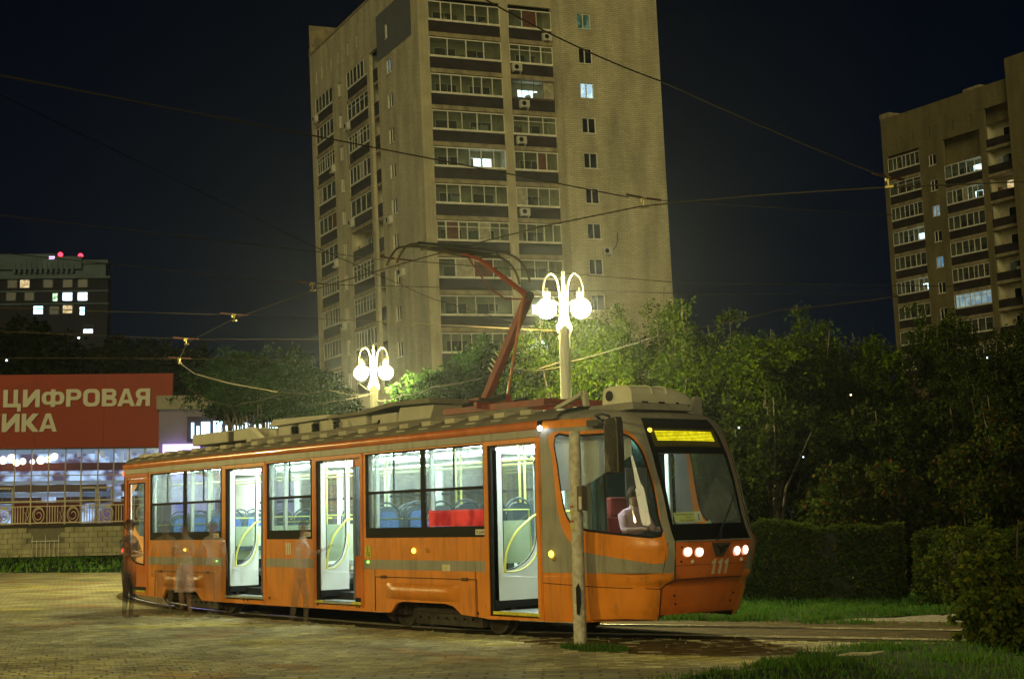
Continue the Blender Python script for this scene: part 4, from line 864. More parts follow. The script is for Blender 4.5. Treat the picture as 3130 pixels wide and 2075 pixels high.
def seat(x, y, f=1, mat=SEAT):
    back = smooth_poly([(-.19, .0), (-.215, .25), (-.19, .5), (-.10, .585), (.10, .585), (.19, .5), (.215, .25), (.19, .0)], 3)
    T = Matrix.Translation((x, y, 1.22)) @ Matrix.Scale(f, 4, Vector((1, 0, 0)))
    s_ = cmesh(('seat', f), lambda: plate(back, [], lambda a, b, d: (f * (-.03 - d - b * .12), a, b), .04).mesh('seat', SEATG)); r = obj('seat', s_, tram, loc=(x, y, 1.26))
    inn = [(a * .82, b * .86 + .01) for a, b in back]
    obj('cushion', cmesh(('cush', f), lambda: plate(inn, [], lambda a, b, d: (f * (.005 - d - b * .12), a, b), .045).mesh('cushion', mat)), r)
    rim = smooth_poly([(-.03 * f, -.225, -.1), (-.07 * f, -.24, .25), (-.10 * f, -.21, .55), (-.115 * f, 0, .66), (-.10 * f, .21, .55), (-.07 * f, .24, .25), (-.03 * f, .225, -.1)], 3, False)
    obj('seat_rail', cmesh(('srail', f), lambda: MB().tube(rim, .016, 6).mesh('seat_rail', SEATG)), r)
    obj('seat_base', cmesh(('sbase', f), lambda: MB().box(.0, f * .42, -.21, .21, -.10, -.02).box(.1 * f, f * .3, -.06, .06, -.42, -.1).mesh('seat_base', SEATG)), r)
for x in (-6.45, -5.62): seat(x, .36); seat(x, .83)
for x in (-4.55, -3.9): seat(x, .36, -1); seat(x, .83, -1)
for x in (-13.9, -13.1, -12.3, -11.75): seat(x, .38); seat(x, .85)
for x in (-14.2, -13.3, -12.4, -10.6, -8.8, -7.0, -5.2): seat(x, 2.18, -1)
seat(-2.95, 1.95); 
MB().box(-4.93, -3.56, .035, .06, 1.535, 1.77).build('red_reflection_panel', em_noise('red_reflection_glow', (1, .06, .03), 1.7, (.50, .01, .012), 5, (1, 1, .4)), tram)  # added glowing panel imitates a car tail light reflected in the glass
MB().box(-2.62, -2.58, .55, 1.1, .9, 1.55).build('notice_panel', pm('green_panel', (.32, .42, .18), .6), tram)
for k, y in enumerate((.62, .86)): MB().box(-2.575, -2.57, y, y + .16, 1.2, 1.42).build('notice', pm('orange_notice', (.5, .32, .12), .6), tram)
# lettering and small fittings on the side
PLATE = pm('cream_sticker', (.62, .58, .46), .6)
def sticker(x0, x1, z0, z1, mat=PLATE, name='sticker', d=-.008): return MB().box(x0, x1, d, d + .003, z0, z1).build(name, mat, tram)
for k in range(3): obj('fleet_number', cmesh('one', lambda: MB().box(0, .032, -.006, -.001, 0, .20).add([(-.03, -.006, .15), (0, -.006, .2), (0, -.006, .165)], [(0, 1, 2)]).mesh('fleet_number', PLATE)), tram, loc=(-9.13 + k * .066, 0, 1.11))
for a in ((-3.72, -3.5), (-11.82, -11.6), (-8.52, -8.3)):
    s = sticker(a[0], a[1], 1.41, 1.485); obj('lettering', text_mesh('lettering', '25 рублей' if a[0] > -4 else 'выход', .055, pm('ink', (.05, .03, .02), .7), .001, 0), s, loc=(a[0] + .015, -.0095, 1.43), rot=(math.pi / 2, 0, 0))
s = sticker(-4.55, -4.35, .895, .99); MB().add([(-4.5, -.0095, .965), (-4.4, -.0095, .965), (-4.45, -.0095, .91)], [(0, 2, 1)]).build('triangle_mark', YSTEP, s)
s = sticker(-6.62, -6.46, 1.08, 1.26, pm('yellow_sticker', (.55, .50, .05), .6), 'wheelchair_sticker')
MB().tube([(-6.56, -.01, 1.22), (-6.55, -.01, 1.16), (-6.51, -.01, 1.155), (-6.49, -.01, 1.11)], .006, 5).tube([(-6.54 + .035 * math.cos(t), -.01, 1.13 + .03 * math.sin(t)) for t in [2.2 + k * .5 for k in range(9)]], .005, 5).sphere((-6.56, -.01, 1.237), .010, 6).build('wheelchair_mark', pm('ink', (.05, .03, .02), .7), s)
YL = em('amber_marker', (1, .78, .06), 5, False); GL = em('green_button', (.3, 1, .1), 2.5, False)
for x, z, mt, r in ((-5.27, 1.185, YL, .038), (-12.98, 1.185, YL, .026), (-2.05, 1.15, YL, .042), (-6.53, 1.01, GL, .022), (-11.66, .985, GL, .015)):
    MB().lathe([(r, -.004), (r, -.02), (r * .6, -.035), (.004, -.04)], (x, 0, z), 12, 'y').build('marker_lamp', mt, tram, smooth=True)
for x, z in ((-4.93, 1.19), (-13.28, 1.19), (-2.0, 1.085)): MB().lathe([(.03, -.002), (.03, -.016), (.015, -.03), (.003, -.032)], (x, 0, z), 12, 'y').build('side_reflector', pm('amber_glass', (.45, .25, .03), .2), tram, smooth=True)
MB().sphere((-2.17, -.05, 2.81), .035, 8).build('door_lamp', em('white_spot', (.8, .9, 1), 16), tram)
# ---- bogies
def wheel_set(x, par):
    for y, s in ((.46, -1), (2.04, 1)):
        MB().lathe([(.02, -.05), (.10, -.055), (.11, -.03), (.24, -.02), (.25, -.05), (.30, -.05), (.30, .06), (.33, .065), (.33, .09), (.02, .09)], (x, y, .31), 28, 'y').build('wheel', BROWNU, par)
    MB().tube([(x, .5, .31), (x, 2.0, .31)], .06, 8).build('axle', BLACKM, par)
for xa, xb in ((-6.12, -3.78), (-14.15, -12.0)):
    b = obj('bogie', MB().box(xa - .1, xb + .15, .55, .62, .25, .40).box(xa - .1, xb + .15, 1.88, 1.95, .25, .40).box((xa + xb) / 2 - .25, (xa + xb) / 2 + .25, .5, 2.0, .2, .5).mesh('bogie', BLACKM), tram)
    wheel_set(xa, b); wheel_set(xb, b)
    MB().box(xa + .45, xb - .2, .28, .40, .09, .33).box(xa + .5, xb - .25, .25, .28, .27, .31).build('track_brake', BROWNU, b, bevel=.01)
    mb = MB()
    for k in range(7): mb.lathe([(.02, 0), (.022, .02)], (xa + .6 + k * .22, .25, .2), 6, 'y')
    mb.build('bolts', BLACKM, b, kind='stuff')
    for x in (xa, xb):
        MB().box(x - .16, x + .16, .30, .42, .2, .42).lathe([(.09, .24), (.11, .27), (.11, .32)], (x, 0, .31), 12, 'y').build('axle_box', BROWNU, b, bevel=.015)
        MB().tube([(x + .05 * math.cos(t * .9), .36 + .05 * math.sin(t * .9), .40 + t * .008) for t in range(20)], .012, 5).build('spring', BROWNU, b)
    MB().bar((xa - .45, .35, .28), (xa - .2, .35, .16), .05, .16).build('sand_pipe', BROWNU, b)
MB().tube([(-14.6, .3, .30), (-13.6, -.05, .19), (-12.7, -.12, .17)], .012, 6).build('hanging_cable', pm('pale_cable', (.4, .45, .55), .4), tram)

# ---- cab shell
PLAN = [(-2.25, 0), (-1.6, .01), (-1.1, .06), (-.75, .135), (-.52, .23), (-.39, .33), (-.31, .45), (-.26, .60), (-.21, .88), (-.185, 1.25)]
FULL = PLAN + [(x, 2.5 - y) for x, y in PLAN[-2::-1]]
SLn = [0]
for a, b in zip(FULL, FULL[1:]): SLn.append(SLn[-1] + math.hypot(b[0] - a[0], b[1] - a[1]))
STOT = SLn[-1]
import bisect
def plan(s):
    s = min(max(s, 0), STOT - 1e-9); i = min(max(bisect.bisect_right(SLn, s) - 1, 0), len(SLn) - 2); t = (s - SLn[i]) / (SLn[i + 1] - SLn[i]); P = lambda j: FULL[min(max(j, 0), len(FULL) - 1)]
    p0, p1, p2, p3 = P(i - 1), P(i), P(i + 1), P(i + 2); r = []
    for k in (0, 1):
        d1 = (p2[k] - p0[k]) * .5 * min(1, (SLn[i + 1] - SLn[i]) * 2 / max(1e-6, math.hypot(p2[0] - p0[0], p2[1] - p0[1]))); d2 = (p3[k] - p1[k]) * .5 * min(1, (SLn[i + 1] - SLn[i]) * 2 / max(1e-6, math.hypot(p3[0] - p1[0], p3[1] - p1[1])))
        r.append((2 * p1[k] - 2 * p2[k] + d1 + d2) * t ** 3 + (-3 * p1[k] + 3 * p2[k] - 2 * d1 - d2) * t * t + d1 * t + p1[k])
    return r
ZD = [(.25, -.44), (.3, -.42), (.45, -.34), (.66, -.27), (.77, -.24), (.82, -.16), (1.0, -.1), (1.26, -.02), (1.33, -.06), (1.5, -.14), (2.0, -.26), (2.42, -.4), (2.7, -.54), (2.87, -.66), (2.95, -.78), (3.02, -1.0), (3.08, -1.35), (3.12, -1.7)]
YD = [(.25, .02), (.45, .0), (2.6, 0), (2.8, .01), (2.9, .04), (2.97, .1), (3.03, .22), (3.08, .45), (3.12, .7)]
def li(T, z):
    if z <= T[0][0]: return T[0][1]
    for a, b in zip(T, T[1:]):
        if z <= b[0]: return a[1] + (b[1] - a[1]) * (z - a[0]) / (b[0] - a[0])
    return T[-1][1]
def loft(s, z, d=0):
    x, y = plan(s); w_ = min(1, max(0, (x + 2.25) / 1.5)); w_ = w_ * w_ * (3 - 2 * w_); f = li(YD, z)
    X, Y = x + li(ZD, z) * w_, y + (1.25 - y) * f
    if d:
        x2, y2 = plan(s + .01); x1, y1 = plan(s - .01); t = Vector((x2 - x1, y2 - y1)).normalized(); X -= t.y * d * 1; Y += t.x * d * 1
        if z > 2.7: z -= d * min(1, (z - 2.7) * 3)
    return (X, Y, z)
MIR = lambda pts: [(STOT - s, z) for s, z in pts][::-1]
glassP = smooth_poly([(.452, 2.675), (.97, 2.665), (1.55, 2.66), (1.84, 2.655), (1.965, 2.61), (2.035, 2.45), (2.058, 2.2), (2.062, 1.9), (2.05, 1.62), (2.02, 1.38), (1.60, 1.402), (1.18, 1.445), (.90, 1.48), (.652, 1.575), (.546, 1.747), (.496, 2.03), (.467, 2.3)], 3)
sealP = grown(glassP, .032)
ringP = smooth_poly([(.30, 2.735), (1.2, 2.732), (1.85, 2.728), (2.02, 2.66), (2.092, 2.46), (2.108, 2.2), (2.108, 1.9), (2.095, 1.6), (2.08, 1.32), (2.07, 1.03), (1.62, 1.073), (1.204, 1.129), (.771, 1.185), (.623, 1.272), (.501, 1.406), (.429, 1.566), (.375, 1.84), (.321, 2.433)], 3)
lowP = [(-.01, .26), (2.195, .30), (2.195, .375), (2.143, .705), (2.196, .75), (2.285, .80), (2.24, .90), (2.08, .902), (1.2, .905), (-.01, .905)]
topP = [(-.01, 2.80), (1.57, 2.80), (1.60, 2.905), (-.01, 2.925)]
wsP = smooth_poly([(2.19, 1.292), (2.20, 1.59), (2.20, 1.87), (2.188, 2.24), (2.20, 2.54), (2.222, 2.76), (2.25, 2.885)], 2, False); wsP = wsP + MIR(wsP)
wgP = smooth_poly([(2.262, 1.505), (2.262, 1.85), (2.27, 2.2), (2.285, 2.41)], 2, False); wgP = wgP + MIR(wgP)
dispP = [(2.28, 2.50), (2.285, 2.745)] + MIR([(2.28, 2.50), (2.285, 2.745)])
maskP = [(2.305, .815), (2.215, 1.05), (2.195, 1.285)]; maskP = maskP + MIR(maskP)
bumpP = [(2.195, .365), (2.145, .70), (2.197, .752), (2.30, .812)]; bumpP = bumpP + MIR(bumpP)
allP = [(0, .27), (2.19, .30), (2.2, .365)] + MIR([(0, .27), (2.19, .30), (2.2, .365)]) + [(STOT, 3.10), (0, 3.10)]
regs = [('cab_shell', TGREY, allP, .0)]
for nm, mt, P, sym in (('lower_cab_panel', ORANGE, lowP, 1), ('cab_side_panel', ORANGE, ringP, 1), ('cab_roof_band', ORANGE, topP, 1), ('window_seal', RUBBER, sealP, 1), ('side_window', GLD, glassP, 1)):
    regs.append((nm, mt, P, 0)); regs.append((nm, mt, MIR(P), 0))
regs += [('front_mask', REDOR, maskP, 0), ('bumper', REDOR, bumpP, 0), ('windscreen_surround', pm('black_gloss', (.006, .006, .006), .12, var=0), wsP, 0), ('windscreen', GLD, wgP, 0), ('display_window', pm('display_backing', (.10, .085, .012), .35, var=.15), dispP, 0)]
gr = [(s * .09 + .045, z * .07 + .28) for s in range(int(STOT / .09)) for z in range(int(2.8 / .07) + 1) if .28 + z * .07 < 3.09]
vv, ff = cdt([r[2] for r in regs], gr)
asg = [[] for _ in regs]
for tri in ff:
    c = (sum(vv[i][0] for i in tri) / 3, sum(vv[i][1] for i in tri) / 3); k = -1
    for j, r in enumerate(regs):
        if inside(c, r[2]): k = j
    if k >= 0: asg[k].append(tri)
shell = None
for k, (nm, mt, P, dz) in enumerate(regs):
    if not asg[k]: continue
    ids = sorted({i for t in asg[k] for i in t}); ix = {i: n for n, i in enumerate(ids)}
    mb = MB(); mb.v = [loft(*vv[i], 0) for i in ids]; mb.f = [tuple(ix[i] for i in t) for t in asg[k]]
    me = mb.mesh(nm, mt, True); NN = []
    for i in ids:
        s_, z_ = vv[i]; a = Vector(loft(s_ + .02, z_)) - Vector(loft(s_ - .02, z_)); b = Vector(loft(s_, z_ + .02)) - Vector(loft(s_, z_ - .02)); NN.append(a.cross(b).normalized())
    if me.polygons[0].normal.dot(NN[me.polygons[0].vertices[0]]) < 0: me.flip_normals()
    me.normals_split_custom_set_from_vertices(NN); obj(nm, me, tram)
cap = [(s_ * STOT / 60) for s_ in range(61)]; MB().add([loft(s_, 3.10) for s_ in cap], [tuple(range(61))]).build('cab_roof', TGREY, tram)
MB().add([loft(s_, .31 if s_ < 2.2 or s_ > 3.56 else .37) for s_ in cap], [tuple(range(61))[::-1]]).build('cab_underside', BLACKM, tram)
def on(s, z, d=0): return Vector(loft(s, z, d))
def strip(pts, w_, mat, name, d=-.004, par=None):
    return MB().tube([on(s, z, d) for s, z in pts], w_, 5).build(name, mat, par or tram)
# bumper / panel seams, black line between side and bumper
strip([(2.195, .30), (2.195, .375), (2.165, .55), (2.143, .70), (2.196, .753), (2.295, .808), (2.24, .95), (2.195, 1.285)], .008, RUBBER, 'panel_seam')
strip([(-.02 + i * .25, .772 - i * .0075) for i in range(9)] + [(2.14, .70)], .005, SEAM, 'panel_seam')
strip([(2.30, .812), (2.5, .815), (2.881, .822), (3.2, .815), (3.46, .812)], .006, SEAM, 'panel_seam')
strip([(2.23, .985), (2.5, .99), (2.88, .99), (3.2, .99), (3.53, .985)], .003, SEAM, 'panel_seam')
strip([(2.085, 1.28), (2.08, 1.03), (2.08, .905), (2.085, .80), (2.13, .71)], .003, SEAM, 'panel_seam')
strip([(2.21 + i * .1675, 1.293) for i in range(9)], .010, TGREY, 'mask_trim')
# headlamps
for s, z in ((2.387, 1.163), (2.568, 1.155), (3.25, 1.152), (3.425, 1.158)):
    p = on(s, z); q = on(s, z, -.05); n = (q - p).normalized(); M4 = Matrix.Translation(p) @ n.to_track_quat('Y', 'Z').to_matrix().to_4x4()
    h = MB().lathe([(.068, -.02), (.068, .012), (.056, .016), (.052, .0)], (0, 0, 0), 20, 'y').build('headlamp', pm('headlamp_glass_rim', (.75, .30, .16), .25, emis=(1, .45, .25), es=1.0), tram, mat4=M4)
    MB().lathe([(.050, .0), (.044, .022), (.02, .034), (.002, .036)], (0, 0, 0), 16, 'y').build('lamp_lens', em('headlamp_lens', (1, .93, .80), 7), h, smooth=True)
    l = bpy.data.lights.new('headlamp_light', 'SPOT'); l.energy = 12; l.spot_size = 1.6; l.color = (1, .95, .85); lo = bpy.data.objects.new('headlamp_light', l); COL.objects.link(lo); lo.parent = h; lo.location = (0, .06, 0); lo.rotation_euler = (math.radians(90), 0, 0)
for s, z in ((2.487, 1.03), (3.38, 1.03)): MB().sphere(on(s, z, -.005), .026, 8).build('fog_lamp', pm('cloudy_lens', (.5, .42, .35), .3), tram, smooth=True)
for s, z in ((2.29, 1.22), (2.32, 1.04), (2.36, .613), (2.40, .504), (3.42, .6), (3.39, .5), (3.46, 1.22)): MB().sphere(on(s, z, -.002), .014, 6).build('tow_socket', RUBBER, tram)
# emblem: dark inverted trapezoid with a winged mark
em_pts = [(2.74, 1.262), (3.10, 1.262), (2.99, 1.08), (2.85, 1.08)]
mb = MB(); mb.v = [on(s, z, -.012) for s, z in em_pts]; mb.f = [(0, 3, 2, 1)]; eb = mb.build('emblem', pm('emblem_grey', (.13, .12, .10), .3, .5), tram)
mb = MB()
for P in ([(2.85, 1.235), (2.95, 1.215), (2.975, 1.15), (2.93, 1.19)], [(2.98, 1.215), (3.11, 1.24), (3.10, 1.20), (3.0, 1.185)], [(2.96, 1.20), (3.01, 1.20), (2.99, 1.10), (2.965, 1.13)], [(3.0, 1.17), (3.06, 1.18), (3.02, 1.12)]):
    o = len(mb.v); mb.v += [on(s - .06, z, -.018) for s, z in P]; mb.f.append(tuple(range(o, o + len(P))))
mb.build('emblem_mark', pm('emblem_black', (.01, .01, .01), .3), eb)
for k, s in enumerate((2.86, 2.975, 3.09)): # 111
    mb = MB(); P = [(s - .022, .865), (s + .022, .865), (s + .022, 1.055), (s - .012, 1.055), (s - .052, 1.02), (s - .05, .985), (s - .022, 1.0)]
    mb.v = [on(a, b, -.005) for a, b in P]; mb.f = [tuple(range(7))]; mb.build('front_number', pm('number_paint', (.60, .54, .42), .6), tram)
# line display
for k in range(7):
    z = 2.587 + k * .019; MB().tube([on(2.355 + i * .113, z, -.006) for i in range(10)], .0048, 4).build('led_row', em_noise('led_yellow', (.90, .82, .015), 1.5, (.62, .52, .0), 14), tram)
mb = MB(); P = [(2.40, 2.578), (3.54, 2.578), (3.54, 2.71), (2.40, 2.71)]; n = 8; vs = []
for i in range(n + 1):
    s = 2.355 + 1.02 * i / n; mb.v += [on(s, 2.578, -.002), on(s, 2.708, -.002)]
for i in range(n): mb.f.append((2 * i, 2 * i + 2, 2 * i + 3, 2 * i + 1))
mb.build('led_matrix', em('led_glow', (.75, .62, .0), .22), tram)
MB().sphere(on(2.30, 2.715, .01), .032, 8).build('indicator_lamp', em('amber_indicator', (1, .62, .03), 5, False), tram)
# wipers, mirror, roof gear of the cab
MB().tube([on(3.40, 1.86, -.03), on(3.23, 1.66, -.035), on(3.06, 1.50, -.035), on(2.83, 1.29, -.03)], .010, 6).tube([on(3.43, 1.88, -.022), on(3.03, 1.46, -.022)], .006, 5).tube([on(2.99, 1.45, -.03), on(2.92, 1.31, -.03)], .012, 6).build('wiper', BLACKM, tram)
MIRM = pm('mirror_case', (.035, .028, .016), .25, var=.2, coat=.3)
mi = MB().tube([(-1.06, .05, 2.86), (-1.02, -.06, 2.90), (-.75, -.17, 2.90), (-.6, -.2, 2.86)], .018, 6).tube([(-1.06, .05, 2.76), (-.9, -.12, 2.79), (-.62, -.2, 2.77)], .02, 6).build('mirror_arm', BLACKM, tram)
cp = smooth_poly([(-.13, -.02), (-.12, .55), (-.09, .62), (.06, .64), (.12, .58), (.13, -.0), (.10, -.03), (-.10, -.04)], 2)
plate(cp, [], lambda a, b, d: (-.53 + a, -.25 + d - .02 * math.cos(a * 9), 2.2 + b), .11).build('mirror', MIRM, mi, fixn=True, bevel=.012)
MB().box(-1.3, -1.0, .02, .10, 2.78, 2.86).build('mirror_bracket', BLACKM, tram)
ACR = pm('roof_unit_paint', (.52, .49, .37), .45, var=.12)
mb = MB(); n = 16; K9 = 12   # bulbous roof unit: flat near end, rounded far end, curved front
for i in range(n + 1):
    u = i / n; y = .62 + 1.2 * u; e = (1 - max(0, (u - .45) / .55) ** 2.4) ** .5 if u < 1 else .02
    for j in range(K9 + 1):
        t = math.pi * j / K9; c_ = math.cos(t); s9 = math.sin(t)
        mb.v.append((-1.36 - .29 * (abs(c_) ** .55) * (1 if c_ > 0 else -1) * (.75 + .25 * e), y, 3.10 + .235 * e * min(1, s9 ** .45)))
for i in range(n):
    for j in range(K9): a = i * (K9 + 1) + j; mb.f.append((a, a + K9 + 1, a + K9 + 2, a + 1))
mb.f.append(tuple(range(K9 + 1)))
ac = mb.build('roof_air_conditioner', ACR, tram, fixn=True)
MB().lathe([(.07, .605), (.07, .612), (.02, .612)], (-1.50, 0, 3.21), 16, 'y').build('fan_grille', RUBBER, ac)
for u in (.30, .52):
    y = .62 + 1.2 * u; e = (1 - max(0, (u - .45) / .55) ** 2.4) ** .5
    MB().tube([(-1.36 - .30 * (abs(math.cos(math.pi * j / 14)) ** .55) * (1 if math.cos(math.pi * j / 14) > 0 else -1) * (.75 + .25 * e), y + .02 * math.sin(math.pi * j / 14), 3.10 + .24 * e * min(1, math.sin(math.pi * j / 14) ** .45)) for j in range(1, 14)], .010, 5).build('rib', ACR, ac)
MB().add([(-1.9, .52, 2.99), (-.98, .56, 3.0), (-.98, 1.66, 3.0), (-1.9, 1.9, 2.99), (-1.85, .58, 3.10), (-1.06, .62, 3.095), (-1.06, 1.58, 3.095), (-1.85, 1.85, 3.10)], [(0, 1, 5, 4), (1, 2, 6, 5), (2, 3, 7, 6), (3, 0, 4, 7), (4, 5, 6, 7)]).build('roof_unit_base', TGREY, tram)
for y in (.80, .86, 1.1, 1.16, 1.42): MB().box(-1.06, -1.03, y - .015, y + .015, 3.095, 3.115).build('clip', RUBBER, ac)
MB().add([(-1.52, 2.08, 3.02), (-1.52, 2.30, 2.98), (-1.52, 2.30, 3.24), (-1.52, 2.17, 3.25), (-1.46, 2.08, 3.02), (-1.46, 2.30, 2.98), (-1.46, 2.30, 3.24), (-1.46, 2.17, 3.25)], [(0, 1, 2, 3), (7, 6, 5, 4), (1, 5, 6, 2), (3, 2, 6, 7), (0, 3, 7, 4)]).build('antenna_fin', TGREY, tram, fixn=True)
MB().bar((-2.62, .62, 3.12), (-2.02, .62, 3.30), .06, .05).bar((-2.02, .62, 3.31), (-1.98, .62, 3.10), .06, .07).build('roof_bracket', pm('bracket_paint', (.38, .35, .27), .6), tram)
# cab interior
MB().box(-2.38, -2.34, .1, 2.4, .84, 1.3).box(-2.38, -2.34, 1.05, 1.15, 1.3, 2.8).build('cab_partition', pm('partition_grey', (.34, .36, .32), .5), tram)
MB().box(-2.37, -2.35, 1.15, 2.4, 1.3, 2.75).build('dark_partition', DGREEN, tram)
MB().box(-1.72, -1.66, .30, .38, .84, 2.76).build('cab_post', pm('post_grey', (.40, .42, .38), .5), tram)
MB().box(-1.74, -1.45, .42, .46, 1.3, 2.45).build('cab_screen', glass('cab_screen_glass', (.25, .42, .36), .85, .1, (.05, .1, .08), .25), tram)
CURT = leafmat('grey_curtain', [(.85, .85, .85), (.85, .85, .85)], .6)
cur = [(-2.2, 2.72), (-1.0, 2.72), (-.98, 2.4), (-1.25, 2.25), (-1.55, 2.08), (-1.9, 1.98), (-2.2, 1.95)]
plate(cur, [], lambda a, b, d: (a, .10 + (a + 2.2) * .34 + .02 * math.sin(a * 22) - d, b), .006, grid=[(-2.1 + i * .06, z) for i in range(18) for z in (2.2, 2.4, 2.6)]).build('cab_curtain', CURT, tram)
MB().add([(-.55, .3, 1.28), (-.42, .6, 1.33), (-.38, 1.25, 1.35), (-.42, 1.9, 1.33), (-.55, 2.2, 1.28), (-1.15, 2.2, 1.30), (-1.05, 1.7, 1.42), (-1.05, .8, 1.42), (-1.15, .3, 1.30)], [tuple(range(9))]).box(-1.1, -.65, .4, 2.1, .84, 1.3).build('dashboard', pm('dashboard_black', (.02, .02, .02), .6), tram)
MB().box(-2.15, -2.03, .98, 1.45, 1.0, 1.62).box(-2.16, -2.04, 1.06, 1.37, 1.62, 1.88).build('driver_seat', pm('maroon_fabric', (.25, .04, .03), .9), tram, bevel=.03)
MB().box(-2.1, -1.3, .95, 1.5, .84, 1.15).build('driver_seat_base', pm('maroon_fabric', (.12, .025, .02), .9), tram)
MB().box(-2.3, -1.25, .3, 2.2, 2.70, 2.74).build('cab_ceiling', pm('cab_lining', (.5, .5, .42), .7), tram)
MB().box(-1.5, -1.35, 1.4, 1.9, 2.45, 2.68).box(-2.33, -2.31, 1.6, 2.0, 1.45, 2.3).build('cab_cabinet', pm('cab_cabinet', (.35, .36, .30), .6), tram)
MB().box(-2.30, -2.28, 1.28, 1.55, 1.5, 1.85).build('paper_notice', pm('paper', (.5, .55, .40), .8), tram)
MB().add([(-.85, 1.5, 1.44), (-.60, 1.62, 1.38), (-.62, 1.95, 1.37), (-.9, 1.85, 1.50), (-.8, 1.5, 1.47), (-.7, 1.6, 1.55)], [(0, 1, 2, 3), (0, 4, 5, 1)]).build('papers', pm('paper', (.5, .55, .40), .8), tram)
# route card behind the windscreen
def card(s, z): p = on(s, z, .05); return p
mb = MB(); mb.v = [card(2.335, 1.525), card(2.785, 1.53), card(2.775, 1.66), card(2.335, 1.65)]; mb.f = [(0, 1, 2, 3)]; rc = mb.build('route_card', pm('pale_yellow_card', (.80, .84, .35), .7, var=.05), tram)
mb = MB(); mb.v = [on(2.66, 1.532, .046), on(2.78, 1.535, .046), on(2.77, 1.656, .046), on(2.66, 1.652, .046)]; mb.f = [(0, 1, 2, 3)]; mb.build('white_field', pm('white_card', (.9, .9, .84), .7), rc)
INK = pm('ink', (.05, .03, .02), .7)
def ontext(txt, s, z, size, d, par, sx=1.0):
    me = text_mesh('lettering', txt, size, INK, .0, 0, sx)
    for v in me.vertices: v.co = on(s + v.co.x, z + v.co.y, d)
    obj('lettering', me, par)
ontext('1', 2.685, 1.548, .12, .042, rc, 1.2)
ontext('Железнодорожный', 2.345, 1.618, .032, .045, rc); ontext('вокзал', 2.50, 1.58, .032, .045, rc); ontext('Химфармзавод', 2.40, 1.542, .032, .045, rc)

# ---- roof equipment
RBOX = pm('roof_box_paint', (.40, .37, .27), .6, var=.15)
def rbox(x0, x1, y0, y1, z0, z1, mat=RBOX, name='roof_box', bev=.02): return MB().box(x0, x1, y0, y1, z0, z1).build(name, mat, tram, bevel=bev)
rbox(-13.95, -12.45, .6, 1.9, 3.2, 3.42); rbox(-12.2, -11.5, .6, 1.9, 3.2, 3.42); rbox(-12.44, -12.24, .62, 1.8, 3.2, 3.4, BROWNU)
MB().add([(-11.5, .5, 3.14), (-11.38, .5, 3.42), (-10.95, .5, 3.18), (-11.5, .62, 3.14), (-11.38, .62, 3.42), (-10.95, .62, 3.18)], [(0, 1, 2), (5, 4, 3), (0, 3, 4, 1), (1, 4, 5, 2)]).build('roof_fin', RBOX, tram)
rbox(-11.0, -10.7, .7, 1.8, 3.15, 3.36)
lid = MB().add([(-10.75, .55, 3.38), (-8.7, .55, 3.40), (-8.5, .55, 3.34), (-8.6, .55, 3.46), (-10.55, .55, 3.5), (-10.75, 1.95, 3.38), (-8.7, 1.95, 3.40), (-8.5, 1.95, 3.34), (-8.6, 1.95, 3.46), (-10.55, 1.95, 3.5)], [(0, 1, 2, 3, 4), (9, 8, 7, 6, 5), (0, 4, 9, 5), (4, 3, 8, 9), (3, 2, 7, 8)]).build('resistor_cover', RBOX, tram)
for k in range(3): rbox(-10.5 + k * .72, -9.98 + k * .72, .62, 1.85, 3.16, 3.38); obj('insulator', cmesh('ins', lambda: MB().lathe([(.05, 3.16), (.08, 3.18), (.05, 3.2), (.08, 3.22), (.05, 3.24), (.08, 3.26), (.05, 3.28), (.08, 3.3), (.05, 3.34)], (0, .6, 0), 10).mesh('insulator', BLACKM)), tram, loc=(-9.87 + k * .72, 0, 0))
rbox(-8.38, -7.5, .6, 1.9, 3.16, 3.43); rbox(-7.35, -6.6, .6, 1.9, 3.14, 3.36)
MB().add([(-8.6, .5, 3.42), (-7.5, .5, 3.44), (-6.6, .5, 3.52), (-5.55, .5, 3.50), (-5.5, .5, 3.42), (-6.55, .5, 3.45), (-7.4, .5, 3.38), (-8.6, .5, 3.38)] + [(-8.6, 2.0, 3.42), (-7.5, 2.0, 3.44), (-6.6, 2.0, 3.52), (-5.55, 2.0, 3.50), (-5.5, 2.0, 3.42), (-6.55, 2.0, 3.45), (-7.4, 2.0, 3.38), (-8.6, 2.0, 3.38)], [(0, 1, 2, 3, 4, 5, 6, 7), (15, 14, 13, 12, 11, 10, 9, 8), (0, 8, 9, 1), (1, 9, 10, 2), (2, 10, 11, 3), (3, 11, 12, 4)]).build('roof_hood', pm('hood_paint', (.16, .14, .09), .7, var=.25), tram)
MB().add([(-6.6, .6, 3.13), (-6.5, .6, 3.42), (-5.55, .6, 3.40), (-5.7, .6, 3.13), (-6.6, 1.9, 3.13), (-6.5, 1.9, 3.42), (-5.55, 1.9, 3.40), (-5.7, 1.9, 3.13)], [(0, 3, 2, 1), (3, 7, 6, 2), (0, 1, 5, 4), (4, 5, 6, 7)]).build('roof_box', RBOX, tram)
MB().tube(smooth_poly([(-8.2, .52, 3.34), (-8.22, .48, 3.26), (-8.1, .46, 3.18), (-7.0, .44, 3.19), (-6.9, .46, 3.24)], 4, False), .022, 6).build('cable_conduit', BLACKM, tram)
MB().box(-11.0, -2.9, .33, .37, 3.09, 3.17).build('roof_rail', ROOFG, tram)
